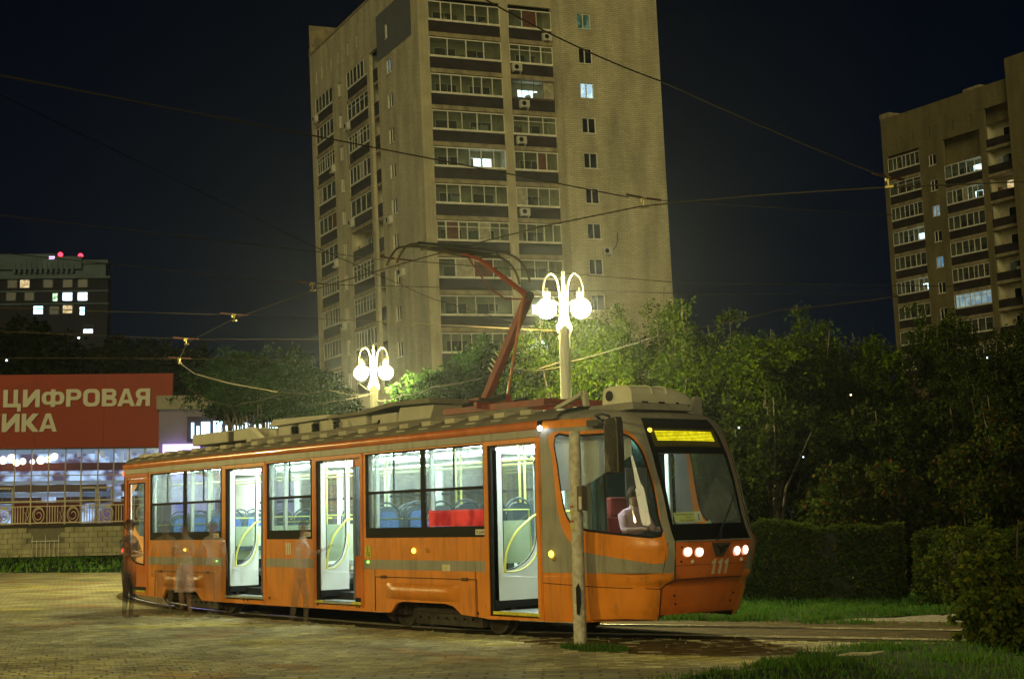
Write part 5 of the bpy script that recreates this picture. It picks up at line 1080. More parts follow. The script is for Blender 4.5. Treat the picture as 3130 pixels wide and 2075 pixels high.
# pantograph
pg = obj('pantograph', MB().bar((-5.3, .62, 3.26), (-2.85, .62, 3.24), .07, .09).bar((-5.3, 1.88, 3.26), (-2.85, 1.88, 3.24), .07, .09).bar((-4.35, .5, 3.30), (-4.35, 2.0, 3.30), .08, .10).bar((-5.25, .6, 3.26), (-5.25, 1.9, 3.26), .06, .08).bar((-2.9, .6, 3.25), (-2.9, 1.9, 3.25), .06, .08).bar((-4.35, 1.1, 3.28), (-4.35, 1.1, 3.48), .1, .1, (1, 0, 0)).mesh('pantograph', REDP), tram)
MB().bar((-5.12, 1.25, 3.42), (-3.98, 1.25, 4.90), .12, .12).build('lower_arm', REDP, pg, bevel=.01)
ta = text_mesh('lettering', '111 1', .16, PLATE, .001, .004); o_ = obj('lettering', ta, pg); o_.matrix_local = Matrix.Translation((-4.83, 1.165, 3.84)) @ Matrix.Rotation(-math.atan2(1.48, 1.14), 4, 'Y') @ Matrix.Rotation(math.pi / 2, 4, 'X')
MB().tube([(-4.4, 1.15, 3.46), (-3.92, 1.12, 4.92)], .022, 6).build('control_rod', pm('orange_rod', (.42, .13, .02), .5), pg)
MB().tube([(-5.3, 1.0, 3.36), (-4.3, 1.0, 3.44)], .05, 8).tube([(-5.2, 1.5, 3.36), (-4.4, 1.5, 3.42)], .045, 8).build('spring_cylinder', BLACKM, pg)
MB().box(-5.25, -5.0, 1.05, 1.45, 3.3, 3.48).build('arm_pivot', REDP, pg)
MB().tube([(-3.95, 1.25, 4.92), (-5.15, 1.25, 5.66), (-5.6, 1.25, 5.82)], [.05, .035, .03], 8).build('upper_arm', REDP, pg)
MB().tube([(-3.94, 1.28, 4.88), (-4.6, 1.30, 4.98), (-5.0, 1.30, 5.2), (-5.55, 1.3, 5.78)], .014, 6).build('tie_rod', pm('dark_red_rod', (.16, .03, .02), .5), pg)
MB().sphere((-3.93, 1.25, 4.93), .07, 8).build('elbow_joint', BROWNU, pg)
COLM = pm('collector_metal', (.12, .09, .025), .45, .5, var=.4, scale=4)
def bow(dx, z, r): return smooth_poly([(-5.75 + dx, -.02, z - .33), (-5.72 + dx, .06, z - .16), (-5.7 + dx, .2, z - .03), (-5.68 + dx, .6, z + .02), (-5.68 + dx, 1.25, z + .03), (-5.68 + dx, 1.9, z + .02), (-5.66 + dx, 2.25, z - .05), (-5.62 + dx, 2.42, z - .22), (-5.6 + dx, 2.5, z - .45)], 5, False)
MB().tube(bow(-.14, 5.90, 0), .020, 6).tube(bow(.14, 5.90, 0), .020, 6).build('collector_bow', COLM, pg, smooth=True)
MB().box(-5.86, -5.80, .35, 2.15, 5.90, 5.935).box(-5.58, -5.52, .35, 2.15, 5.90, 5.935).build('carbon_strip', pm('carbon', (.03, .03, .025), .5), pg)
MB().bar((-5.83, .6, 5.87), (-5.55, .6, 5.87), .04, .03).bar((-5.83, 1.9, 5.87), (-5.55, 1.9, 5.87), .04, .03).tube([(-5.6, .55, 5.84), (-5.6, 1.95, 5.84)], .022, 6).tube([(-5.6, .6, 5.84), (-5.35, 1.25, 5.72), (-5.6, 1.9, 5.84)], .016, 6).build('head_frame', COLM, pg)
# ---------------------------------------------------------------- ornamental street lamps
POLEM = pm('cream_lamp_paint', (.55, .52, .40), .5, var=.06)
def globe_mat():
    m = bpy.data.materials.new('frosted_globe'); m.use_nodes = True; n = m.node_tree; n.nodes.clear()
    o = n.nodes.new('ShaderNodeOutputMaterial'); a = n.nodes.new('ShaderNodeAddShader'); t = n.nodes.new('ShaderNodeBsdfTransparent'); e = n.nodes.new('ShaderNodeEmission')
    t.inputs[0].default_value = (.85, .85, .85, 1); e.inputs[0].default_value = (1, .90, .50, 1); e.inputs[1].default_value = 14
    n.links.new(t.outputs[0], a.inputs[0]); n.links.new(e.outputs[0], a.inputs[1]); n.links.new(a.outputs[0], o.inputs[0]); m.cycles.emission_sampling = 'NONE'; return m
GLOBE = globe_mat()
LD = bpy.data.lights.new('lamp_bulb', 'POINT'); LD.energy = 6800; LD.color = (1, .89, .38); LD.shadow_soft_size = .10
def street_lamp(x, y, label, ang=.98, power=None, top=7.35):
    t = empty('street_lamp', (x, y, 0), label, 'street lamp', 'ornamental two globe street lamps', rz=ang)
    def mk(nm, f, mt, par=t, sm=True, loc=None): return obj(nm, cmesh(('lamp', nm), lambda: f().mesh(nm, mt, sm)), par, loc=loc)
    mk('column', lambda: MB().lathe([(.26, 0), (.26, .3), (.19, .5), (.16, 1.2), (.20, 1.25), (.15, 1.35), (.13, 3.0), (.155, 3.05), (.13, 3.12), (.125, 5.85), (.17, 5.9), (.17, 6.02), (.12, 6.1), (.10, 6.25), (.055, 6.35), (.045, 7.1), (.05, 7.15), (.03, 7.2), (.045, 7.27), (.01, 7.36)], n=14), POLEM)
    for s in (1, -1):
        P = smooth_poly([(s * .05, 0, 5.95), (s * .07, 0, 6.6), (s * .12, 0, 7.05), (s * .25, 0, 7.25), (s * .40, 0, 7.15), (s * .46, 0, 6.9), (s * .42, 0, 6.72), (s * .33, 0, 6.72), (s * .33, 0, 6.83)], 4, False)
        MBm = cmesh(('arm', s), lambda: MB().tube(P, .028, 6).tube([(s * .40, 0, 6.9), (s * .40, 0, 6.66)], .05, 8).tube([(s * .08, 0, 6.5), (s * .22, 0, 6.62), (s * .30, 0, 6.55), (s * .24, 0, 6.48)], .02, 6).mesh('arm', POLEM, True))
        a = obj('arm', MBm, t)
        obj('globe', cmesh('globe', lambda: MB().sphere((0, 0, 0), .235, 14).mesh('globe', GLOBE, True)), a, loc=(s * .40, 0, 6.42))
        b = bpy.data.objects.new('bulb', LD if power is None else power); COL.objects.link(b); b.parent = a; b.location = (s * .40, 0, 6.42)
    return t
street_lamp(-12.8, 9.38, 'larger double globe lamp shining behind the raised pantograph')
street_lamp(-27.2, 13.38, 'smaller double globe lamp glowing behind the rear half of the tram roof')
LD2 = bpy.data.lights.new('lamp_bulb_near', 'POINT'); LD2.energy = 3600; LD2.color = (1, .82, .28); LD2.shadow_soft_size = .12
street_lamp(3.5, -21.5, 'double globe lamp standing on the plaza behind the camera', power=LD2)
street_lamp(-30.0, -10.5, 'double globe lamp standing on the plaza beyond the rear of the tram', power=LD2)

# ---------------------------------------------------------------- leaning grey pole in front of the cab
PO = Vector((.645, -.575, 0))
tp = smooth_poly([(-1.255, -.225, -.05), (-1.25, -.23, 1.0), (-1.245, -.235, 2.0), (-1.235, -.24, 2.71)], 4, False)
pole_ = tag(MB().tube(tp, [.084 - .001 * i for i in range(len(tp))], 16).build('grey_pole', pm('old_grey_paint', (.50, .46, .36), .8, var=.4, scale=14, bump=.5, bscale=30, col2=(.30, .26, .19)), smooth=True), 'leaning chipped grey metal pole in front of the tram cab', 'pole')
for z0 in (1.66, 1.48):
    for k, (h_, mt) in enumerate(((.05, pm('sticker_yellow', (.50, .48, .06), .6)), (.035, pm('sticker_white', (.5, .5, .42), .6)), (.03, pm('sticker_red', (.35, .08, .03), .6)))):
        mb = MB()
        for j in range(6):
            t = -2.45 + j * .26
            for zz in (0, h_ - .004): mb.v.append((-1.247 + .0845 * math.cos(t), -.234 + .0845 * math.sin(t), z0 + k * .04 + zz))
        mb.f = [(2 * j, 2 * j + 2, 2 * j + 3, 2 * j + 1) for j in range(5)]; mb.build('sticker', mt, pole_)
bx = MB().box(-1.165, -1.07, -.29, -.20, 1.70, 2.01).build('junction_box', pm('box_brown', (.10, .08, .06), .7), pole_); MB().box(-1.12, -1.07, -.303, -.291, 1.72, 1.88).build('box_label', PLATE, bx)
MB().add([(-1.205 + .645 - .645, -.312, .42), (-1.175, -.298, .40), (-1.158, -.275, .55), (-1.158, -.275, .72), (-1.18, -.298, .80), (-1.21, -.313, .74)], [(0, 1, 2, 3, 4, 5)]).build('hole', RUBBER, pole_)

# ---------------------------------------------------------------- overhead wires
WM = pm('overhead_wire', (.030, .022, .011), .95, 0, var=0, spec=.05); WR = pm('insulator_rod', (.09, .03, .02), .6); WY = pm('brass_clamp', (.45, .36, .12), .4, .6)
def wire(pts, label, r=.010, sag=.0, mat=WM, name='overhead_wire', cat='overhead wire'):
    P = []
    for a, b in zip(pts, pts[1:]):
        for k in range(8): t = k / 8; P.append((a[0] + (b[0] - a[0]) * t, a[1] + (b[1] - a[1]) * t, a[2] + (b[2] - a[2]) * t - sag * 4 * t * (1 - t)))
    P.append(pts[-1]); return tag(MB().tube(P, r, 5, False).build(name, mat), label, cat)
Z_ = 5.95
cw = [(2.1, 4.98), (.86, 3.63), (-.34, 2.57), (-1.37, 1.85), (-1.84, 1.6), (-3.6, 1.32), (-5.7, 1.25), (-7.6, 1.3), (-10.6, 1.42), (-14.9, 1.98), (-17.44, 2.56), (-19.1, 2.95), (-22.9, 4.5), (-25.6, 6.3), (-27.79, 8.52), (-29.88, 11.33)]
contact = wire([(x, y, Z_) for x, y in cw], 'bent contact wire the raised pantograph touches, looping round to the left', .011, 0, pm('contact_wire', (.05, .04, .025), .7, spec=.1, var=0))
def span(pts, label, r=.007): return wire([Vector(p) for p in pts], label, r, 0)
sp = {}
sp['a'] = span([(-2.36, -7.63, 6.5), (-2.64, -3.15, 6.46), (-1.91, 1.46, 6.08)], 'topmost span wire coming from upper left to the hanger by the tower edge', .010)
span([(-1.81, 2.0, 6.08), (-1.07, 6.27, 6.2)], 'span wire from the hanger by the tower edge towards the far tower')
sp['b'] = span([(-5.51, -6.6, 5.64), (-6.29, -.97, 5.76), (-7.88, 1.2, 6.08)], 'second span wire from the left, ending at the hanger left of the pantograph')
span([(-7.73, 1.7, 6.08), (-5.85, 6.19, 5.8), (-3.85, 11.83, 5.89)], 'upper of two level wires between the tower and the far tower')
sp['c'] = span([(-8.41, -5.67, 5.7), (-10.76, 1.3, 6.08)], 'third span wire from the left, ending at the hanger at the left tower edge')
span([(-10.67, 1.67, 6.08), (-8.0, 8.29, 6.05), (-7.14, 14.35, 6.36)], 'lower of two level wires between the tower and the far tower')
sp['d'] = span([(-11.36, -4.72, 5.3), (-15.23, 1.87, 6.08)], 'faint span wire above the dark trees, ending at the fourth hanger')
span([(-14.99, 2.31, 6.08), (-14.08, 3.69, 5.97), (-14.17, 10.48, 6.12)], 'faint wire crossing in front of the tower behind the larger lamp')
span([(-15.19, -3.5, 5.43), (-19.36, 3.05, 6.08), (-19.25, 6.76, 6.27)], 'faint level wire meeting the upper bend of the blue glinting contact wire')
span([(-19.03, -2.26, 5.34), (-23.27, 4.73, 6.08), (-24.44, 9.83, 6.38)], 'faint level wire just above the red store fascia')
wire([(-2.37, -7.53, 6.37), (-8.85, .47, 6.38), (-11.94, 5.09, 6.22), (-12.84, 9.31, 5.78)], 'long oblique cable running down to the larger street lamp', .007, .0, pm('dull_cable', (.012, .006, .005), 1, spec=0, var=0))
wire([(1.77, -4.34, 6.95), (1.58, -2.7, 6.66), (1.51, -1.12, 6.46), (1.94, 2.27, 5.69)], 'cable sloping down from the tower top to the bright hanger by the far tower', .009, .02)
wire([(-28.14, 7.28, 5.8), (-26.79, 7.86, 5.19), (-26.56, 8.31, 5.25), (-26.86, 9.8, 5.65), (-26.98, 11.57, 5.79), (-27.07, 13.34, 5.68)], 'slack cable hanging in front of the trees to the smaller lamp', .014, .08)
wire([(-27.06, 13.39, 5.51), (-24.93, 12.98, 5.51), (-22.75, 12.6, 5.56), (-16.62, 10.77, 5.46), (-12.93, 9.47, 5.1)], 'cable strung between the smaller and the larger lamp', .013, .08)
wire([(-12.9, 9.5, 5.17), (-8.34, 8.09, 5.21), (-5.24, 8.26, 5.36), (-2.36, 8.03, 5.22)], 'cable climbing from the larger lamp over the dark treetops', .011, .02)
wire([(-27.06, 13.33, 5.79), (-26.87, 11.81, 5.45), (-26.63, 10.27, 5.25)], 'short slack cable left of the smaller lamp', .012, .05)
wire([(-26.9, 12.61, 6.03), (-27.23, 13.47, 5.66)], 'short brace wire left of the smaller lamp column', .016)
wire([(-12.93, 8.7, 5.0), (-12.89, 9.5, 5.23)], 'short brace bar left of the larger lamp column', .022)
for (x, y, z), lab in (((-1.84, 1.69, 6.05), 'wire hanger with two dark rods in front of the right tower edge'), ((-7.72, 1.38, 6.05), 'wire hanger with two dark rods left of the pantograph bow'), ((-10.65, 1.44, 6.05), 'wire hanger with dark rods at the left edge of the tower'), ((-15.09, 2.11, 6.05), 'wire hanger with dark rods against the night sky'), ((-19.29, 3.01, 6.05), 'small wire hanger at the upper bend of the contact wire'), ((-23.21, 4.7, 6.05), 'small wire hanger at the lower bend of the contact wire'), ((.9, 3.64, 6.05), 'bright wire hanger beside the far tower')):
    h = empty('wire_hanger', (x, y, z), lab, 'wire hanger', 'hangers of the contact wire')
    MB().tube([(0, -.04, .03), (0, .04, .03)], .02, 6).tube([(0, 0, .02), (0, 0, -.10)], .014, 6).bar((-.04, -.02, -.10), (.06, .03, -.10), .03, .03).tube([(0, -.05, .05), (0, -.05, -.03)], .012, 5).build('clamp', WY, h)
    MB().tube([(0, -.33, .045), (0, -.05, .035)], .017, 6).build('insulator_rod', WR, h); MB().tube([(0, .05, .035), (0, .33, .04)], .017, 6).build('insulator_rod', WR, h)

# ---------------------------------------------------------------- trees and hedges
LEAF_G = leafmat('ash_leaf', [(.006, .011, .001), (.011, .021, .0012), (.020, .034, .0018), (.038, .046, .0025)], .4)
LEAF_D = leafmat('dark_leaf', [(.005, .009, .002), (.010, .016, .003), (.020, .025, .004)], .3)
LEAF_B = leafmat('cool_leaf', [(.005, .013, .003), (.009, .021, .005), (.018, .034, .008)], .35)
LEAF_H = leafmat('hedge_leaf', [(.006, .012, .002), (.012, .021, .003), (.024, .032, .005), (.030, .013, .004)], .25)
BARK = pm('bark', (.05, .038, .022), .95, var=.3, scale=8, bump=.6, bscale=20)
def leaf_quads(C, L, W, droop=.4, rng=RNG):
    """rhombic leaves at points C"""
    n = len(C); th = rng.uniform(0, 2 * np.pi, n); ph = rng.normal(-droop, .55, n)
    d = np.stack([np.cos(th) * np.cos(ph), np.sin(th) * np.cos(ph), np.sin(ph)], 1)
    r = rng.normal(size=(n, 3)); s = np.cross(d, r); s /= np.linalg.norm(s, axis=1)[:, None] + 1e-9
    l = (L * rng.uniform(.6, 1.3, n))[:, None]; w_ = (W * rng.uniform(.6, 1.3, n))[:, None]
    V = np.stack([C, C + d * l * .45 + s * w_ * .5, C + d * l, C + d * l * .45 - s * w_ * .5], 1).reshape(-1, 3)
    F = np.arange(n * 4).reshape(-1, 4); return V, F
def tree(name, x, y, h, r, nl, label, cat='tree', mat=None, leaf=(.13, .045), base=.12, spiky=.0, group=None, seed=0, lobes=7, trunk=True, squash=1, droop=.5, cl=(.16, .42), gap=.0):
    rng = np.random.default_rng(seed + 31); t = empty(name, (x, y, 0), label, cat, group); mat = mat or LEAF_G
    z0 = h * base; zc = (h + z0) / 2; hz = (h - z0) / 2
    # tips on uneven lobes: each lobe is a shoot pointing up and out
    K = lobes; ang = rng.uniform(0, 2 * np.pi, K * 3); tips = []
    mb = MB(); mb.tube([(0, 0, -.1), (.05 * h * .3, .02, h * .35), (rng.normal(0, .15), rng.normal(0, .15), h * .75)], [.10 + h * .008, .07 + h * .004, .02], 7)
    cen = []
    for k in range(K * 3):
        rr = r * rng.uniform(.35, 1.0); zz = z0 + (h - z0) * rng.uniform(.18, .92) * (1 - .32 * (rr / r) ** 2)
        p = np.array([math.cos(ang[k]) * rr * .8, math.sin(ang[k]) * rr * .8, zz]); sz = r * rng.uniform(.24, .46); cen.append((p, sz))
        q = p * np.array([.35, .35, .62]); mb.tube([tuple(q * .6), tuple(q), tuple(p)], [.05, .03, .012], 5)
    for k in range(int(K * 1.5)):  # upright shoots breaking the outline
        a = rng.uniform(0, 6.28); rr = r * rng.uniform(0, .8); top = h * rng.uniform(.8, 1.0) if spiky else h * rng.uniform(.72, 1.0) * (1 - .15 * (rr / r) ** 2)
        b0 = np.array([math.cos(a) * rr, math.sin(a) * rr, top - rng.uniform(.7, 1.5)]); cen.append((b0 + np.array([0, 0, .35]), -rng.uniform(.9, 1.5)))
        mb.tube([tuple(b0 * np.array([.7, .7, .7])), tuple(b0), tuple(b0 + np.array([rng.normal(0, .08), rng.normal(0, .08), 1.0]))], [.03, .02, .008], 4)
    wts = np.array([(abs(s) ** 2 if s > 0 else .22) for _, s in cen]); wts /= wts.sum(); C = []
    for (p, s), w_ in zip(cen, wts):
        nl_ = nl * 1.35; ncl = max(4, int(w_ * nl_ / 34))
        if s > 0:
            u = rng.normal(size=(ncl, 3)); u /= np.linalg.norm(u, axis=1)[:, None]; cc = p + u * s * (rng.random((ncl, 1)) ** .35) * np.array([1, 1, .85])
        else: cc = p + np.stack([rng.normal(0, .13, ncl), rng.normal(0, .13, ncl), rng.uniform(-.6, .5, ncl) * abs(s)], 1)
        sd = rng.uniform(*cl, ncl)
        for c, q in zip(cc, sd):
            m_ = int(rng.integers(18, 50)); a = rng.uniform(0, 6.28); dr = np.array([math.cos(a), math.sin(a), rng.uniform(-.7, .25)]) # a compound leaf spray
            tt = rng.random(m_)[:, None]; C.append(c + dr * tt * q * 1.3 - np.array([0, 0, 1]) * tt ** 2 * q * .6 + rng.normal(0, q * .22, (m_, 3)))
    C = np.concatenate(C); C = C[C[:, 2] > (.05 if base < .4 else z0 - .1 + .25 * np.sin(C[:, 0] * 4))]
    if gap: C = C[(np.sin(C[:, 0] * 3.1 + seed) * np.sin(C[:, 1] * 2.7) * np.sin(C[:, 2] * 3.3 + seed)) < .35]
    V, F = leaf_quads(C, leaf[0], leaf[1], droop, rng); npmesh('crown', V, F, mat, t)
    if trunk: mb.build('trunk', BARK, t, smooth=True)
    return t
TG = 'trees behind the tram'
tree('ash_tree', -15.6, 12.3, 7.4, 2.3, 42000, 'tree lit bright yellow green right beside the larger lamp', seed=1, group=TG, spiky=1)
tree('ash_tree', -15.0, 15.0, 7.8, 2.2, 36000, 'tall tree whose feathery top stands before the right tower edge', seed=2, group=TG, spiky=1)
tree('ash_tree', -13.6, 16.2, 6.9, 2.2, 34000, 'green tree with a rounded top just right of the tower', seed=3, group=TG)
tree('ash_tree', -14.2, 18.6, 7.3, 2.3, 34000, 'green tree above the roof air conditioner of the cab', seed=4, group=TG, spiky=1)
tree('ash_tree', -12.6, 19.8, 7.2, 2.3, 32000, 'dusky tree with thin upright shoots right of the cab roof', seed=5, group=TG, spiky=1)
tree('ash_tree', -12.2, 22.4, 7.4, 2.4, 32000, 'tall dusky tree below the gap between the two towers', seed=6, group=TG, spiky=1)
tree('ash_tree', -11.2, 24.6, 6.9, 2.3, 30000, 'dusky tree whose top reaches the left side of the far tower', seed=7, group=TG)
tree('ash_tree', -7.6, 19.5, 6.4, 2.2, 26000, 'dark bushy tree in front of the foot of the far tower', seed=8, group=TG, mat=LEAF_D)
tree('maple_tree', -5.2, 19.8, 7.8, 2.6, 30000, 'dark reddish leaved tree covering the lower right of the far tower', seed=9, group=TG, mat=LEAF_D, leaf=(.14, .10), spiky=1, cl=(.2, .4))
tree('maple_tree', -4.0, 21.8, 8.2, 2.6, 28000, 'dark tree rising at the right hand frame edge', seed=10, group=TG, mat=LEAF_D, leaf=(.14, .10), spiky=1)
tree('ash_tree', -17.6, 11.2, 5.0, 1.7, 26000, 'low lit tree under the pantograph left of the larger lamp column', seed=11, group=TG)
tree('ash_tree', -14.0, 11.6, 4.9, 1.7, 26000, 'low lit tree just behind the larger lamp column', seed=12, group=TG)
SG_ = 'dark shrubs between the trees and the hedge'
for i, (x, y, h, r, lab) in enumerate(((-10.5, 13.6, 4.6, 2.1, 'dark shrub showing right beside the cab windscreen'), (-8.8, 15.2, 4.4, 2.0, 'dark shrub behind the hedge in the middle of the right hand trees'), (-7.0, 12.6, 2.9, 1.5, 'low arching shrub rising just behind the nearer clipped hedge'), (-6.4, 16.0, 4.3, 2.0, 'shadowy shrub under the far tower'), (-4.6, 13.8, 3.5, 1.5, 'broad leaved shrub catching light above the gap in the hedges'), (-3.2, 15.6, 4.6, 2.0, 'dark shrub behind the right hand hedge'), (-1.4, 16.5, 4.8, 2.0, 'dark shrub at the right frame edge'), (-12.2, 11.2, 3.6, 1.8, 'dark shrub hidden mostly by the tram cab'))):
    tree('shrub', x, y, h, r, 20000, lab, 'shrub', LEAF_D if i not in (2, 4) else LEAF_H, (.12, .075), .02, group=SG_, seed=40 + i, trunk=True, cl=(.14, .3))
LG = 'trees in front of the low pavilion'
tree('willow_tree', -39.2, 15.9, 8.3, 2.8, 30000, 'bushy tree with spiky upright shoots above the rear of the tram', seed=20, group=LG, mat=LEAF_B, leaf=(.20, .05), spiky=1, base=.76, cl=(.2, .5))
tree('ash_tree', -40.0, 15.0, 7.0, 1.1, 6000, 'dark low tree beside the red fascia edge', seed=21, group=LG, mat=LEAF_B, leaf=(.2, .08), base=.86)
tree('ash_tree', -38.2, 18.1, 7.1, 1.5, 14000, 'slim pointed tree left of the smaller lamp', seed=22, group=LG, mat=LEAF_G, leaf=(.2, .08), spiky=1, base=.80)
tree('ash_tree', -37.6, 17.0, 6.9, 1.9, 12000, 'low leafy tree just left of the smaller lamp', seed=23, group=LG, mat=LEAF_B, leaf=(.2, .08), base=.84)
tree('ash_tree', -26.2, 14.7, 6.7, 1.9, 26000, 'leafy tree in front of the tower right of the smaller lamp', seed=24, group=LG, mat=LEAF_B, leaf=(.17, .08), base=.35)
tree('ash_tree', -24.6, 15.9, 7.6, 1.9, 26000, 'taller leafy tree in front of the lower loggias', seed=25, group=LG, mat=LEAF_B, leaf=(.17, .08), base=.35, spiky=1)
tree('ash_tree', -22.4, 15.8, 5.7, 1.8, 20000, 'low leafy tree behind the pantograph base', seed=26, group=LG, mat=LEAF_B, leaf=(.17, .08), base=.35)
FG = 'far dark trees below the dark apartment house'
for i, (x, y, h, r) in enumerate(((-90.2, 22.1, 17.2, 6.5), (-98.8, 27.6, 17.2, 6), (-97.5, 31.8, 17, 5.5), (-95.5, 35.7, 16.6, 5), (-94.2, 38.8, 17.2, 5), (-83.6, 38.2, 14.2, 4.5))):
    tree('poplar_tree', x, y, h, r, 15000, ('far dark tree at the left frame edge', 'far dark tree under the lit windows', 'far dark tree below the house corner', 'far dark tree above the fascia middle', 'far dark tree above the fascia right end', 'far dark tree behind the willow')[i], 'tree', LEAF_D, (.55, .3), .45, group=FG, seed=60 + i, cl=(.5, 1.2))
LEAF_HH = leafmat('clipped_hedge_leaf', [(.012, .024, .004), (.022, .040, .006), (.040, .058, .008), (.055, .040, .010)], .25)
def hedge(name, path, w_, h, n, label, seed, mat=None, leaf=(.07, .045)):
    mat = mat or LEAF_HH
    rng = np.random.default_rng(seed); t = empty(name, (0, 0, 0), label, 'hedge'); P = np.array(path); seg = np.linalg.norm(np.diff(P, axis=0), axis=1); cum = np.concatenate([[0], np.cumsum(seg)])
    s = rng.random(n) * cum[-1]; k = np.clip(np.searchsorted(cum, s) - 1, 0, len(seg) - 1); f = ((s - cum[k]) / seg[k])[:, None]; c = P[k] * (1 - f) + P[k + 1] * f; d = (P[k + 1] - P[k]) / seg[k][:, None]; nn = np.stack([-d[:, 1], d[:, 0]], 1)
    side = rng.random(n); hh = h * (1 + .05 * np.sin(s * 2.3 + seed) + .04 * np.sin(s * 5.1)); ww = w_ / 2 * (1 + .12 * np.sin(s * 3.1 + seed) + .07 * np.sin(s * 7.7))
    u = np.where(side < .62, np.where(rng.random(n) < .75, -1., 1.), rng.uniform(-1, 1, n)); z = np.where(side < .62, rng.random(n) ** .85 * hh, hh)
    dep = np.abs(rng.normal(0, .07, n)); bump_ = .07 * np.sin(s * 9 + z * 7) * np.sin(z * 11 + s * 3)
    off = u * (ww + bump_) * np.where(side < .62, 1, .97) - np.where(side < .62, u * dep, 0); z = z - np.where(side < .62, 0, dep) + np.where(side < .62, 0, bump_ * .6)
    endcap = rng.random(n) < .06; C = np.concatenate([c + nn * off[:, None], z[:, None]], 1)
    tall = rng.random(n) < .012; C[tall, 2] += rng.uniform(0, .18, tall.sum())
    e_ = rng.random((int(n * .10), 3)); ends = []
    for q, dd, sgn in ((P[0], (P[1] - P[0]) / seg[0], -1), (P[-1], (P[-1] - P[-2]) / seg[-1], 1)):
        m_ = int(n * .06); a = rng.uniform(-1, 1, m_) * w_ / 2; zz = rng.random(m_) * h; n2 = np.array([-dd[1], dd[0]]); out_ = np.abs(rng.normal(0, .08, m_)) * sgn * -1 + sgn * .04 * np.sin(zz * 9)
        ends.append(np.concatenate([q + n2 * a[:, None] + dd * out_[:, None], zz[:, None]], 1))
    C = np.concatenate([C] + ends); C = C[C[:, 2] > .02]
    V, F = leaf_quads(C, leaf[0], leaf[1], .1, rng); npmesh('foliage', V, F, mat, t)
    mb = MB()
    for (a, b) in zip(path, path[1:]):
        A = Vector((*a, 0)); B = Vector((*b, 0)); dd = (B - A).normalized(); nv = Vector((-dd.y, dd.x, 0)) * (w_ / 2 - .13); A += dd * .1; B -= dd * .1
        vs = [A - nv, B - nv, B + nv, A + nv]; vs += [v + Vector((0, 0, h - .14)) for v in vs]; mb.add(vs, [(0, 1, 5, 4), (1, 2, 6, 5), (2, 3, 7, 6), (3, 0, 4, 7), (4, 5, 6, 7)])
    for _ in range(30): s0 = rng.random(); q = P[0] * (1 - s0) + P[-1] * s0; mb.tube([(q[0], q[1], 0), (q[0] + rng.normal(0, .2), q[1] + rng.normal(0, .2), h * .95)], .012, 4)
    mb.build('inner_twigs', pm('hedge_core', (.012, .014, .006), .95, var=.3), t); return t
hedge('hedge', [(-13, 6.6), (-9.5, 7.0), (-6.4, 7.9), (-3.65, 9.35)], 1.1, 1.38, 52000, 'clipped dark hedge directly behind the tram front', 3)
hedge('hedge', [(-4.3, 11.5), (-2.6, 9.7), (-1.0, 8.9), (2.0, 9.3)], 1.1, 1.15, 36000, 'second clipped hedge farther right beyond the gap', 4)
hedge('hedge', [(3.2, 2.85), (4.3, 3.1), (6, 3.3)], 1.0, 1.38, 30000, 'ragged near bush overhanging the lawn at the right frame edge', 6, leaf=(.085, .055))
for i, (x, y, z, mt) in enumerate(((-10.9, 12.0, 2.0, 'b'),)):
    pass
LEAF_N = leafmat('near_bush_leaf', [(.018, .032, .005), (.035, .055, .007), (.065, .085, .010), (.085, .075, .014)], .3)
tree('shrub', 2.95, 2.75, 1.52, .78, 15000, 'loose leafy near bush spilling over the grass at the right frame edge', 'shrub', LEAF_N, (.085, .055), .02, seed=81, cl=(.08, .18), lobes=6)
tree('shrub', 3.75, 2.45, 1.35, .7, 11000, 'low ragged bush cut off by the lower right frame edge', 'shrub', LEAF_N, (.085, .055), .02, seed=82, cl=(.08, .18), lobes=6)
tree('shrub', -1.6, 8.5, 1.35, .75, 9000, 'untrimmed bush growing out of the gap between the clipped hedges', 'shrub', LEAF_N, (.08, .05), .02, seed=83, cl=(.08, .2), lobes=5)
# small far lights seen through the foliage
FLM = em('far_white_light', (.6, .85, 1), 6, False)
for p, l, r in (((-7.71, 9.66, 3.35), 'tiny white light among the trees right of the cab display', .016), ((-7.56, 13.05, 4.12), 'tiny warm light in the middle of the right hand trees', .015), ((-6.8, 10.53, 2.72), 'tiny bluish light low in the trees right of the windscreen', .014), ((-68.02, 19.66, 12.45), 'tiny white light between the far dark trees and the apartment house', .06), ((-69.51, 16.07, 11.14), 'tiny greenish light at the left frame edge above the fascia', .05), ((-4.67, 13.89, 4.68), 'tiny bluish light in the dark maple crown', .014)):
    tag(MB().sphere(p, r, 8).build('far_light', em('far_warm_light', (1, .75, .3), 14, False) if 'warm' in l else FLM), l, 'light')

# ---------------------------------------------------------------- people
def ghost(name, col, op, rough=.9):
    """someone who moved during the long exposure: a half see-through figure"""
    if name in MC: return MC[name]
    m = pm(name, col, rough, var=.12, scale=9)
    n = m.node_tree; b = n.nodes['Principled BSDF']
    g = n.nodes.new('ShaderNodeNewGeometry'); mp = n.nodes.new('ShaderNodeMapping'); mp.inputs['Scale'].default_value = (1, 1, .45); t = n.nodes.new('ShaderNodeTexNoise'); t.inputs['Scale'].default_value = 3.2; t.inputs['Detail'].default_value = 2
    r = n.nodes.new('ShaderNodeMapRange'); r.inputs[1].default_value = .38; r.inputs[2].default_value = .62; r.inputs[3].default_value = op * .35; r.inputs[4].default_value = min(1, op * 1.6)
    n.links.new(g.outputs['Position'], mp.inputs[0]); n.links.new(mp.outputs[0], t.inputs[0]); n.links.new(t.outputs[0], r.inputs[0]); n.links.new(r.outputs[0], b.inputs['Alpha']); return m
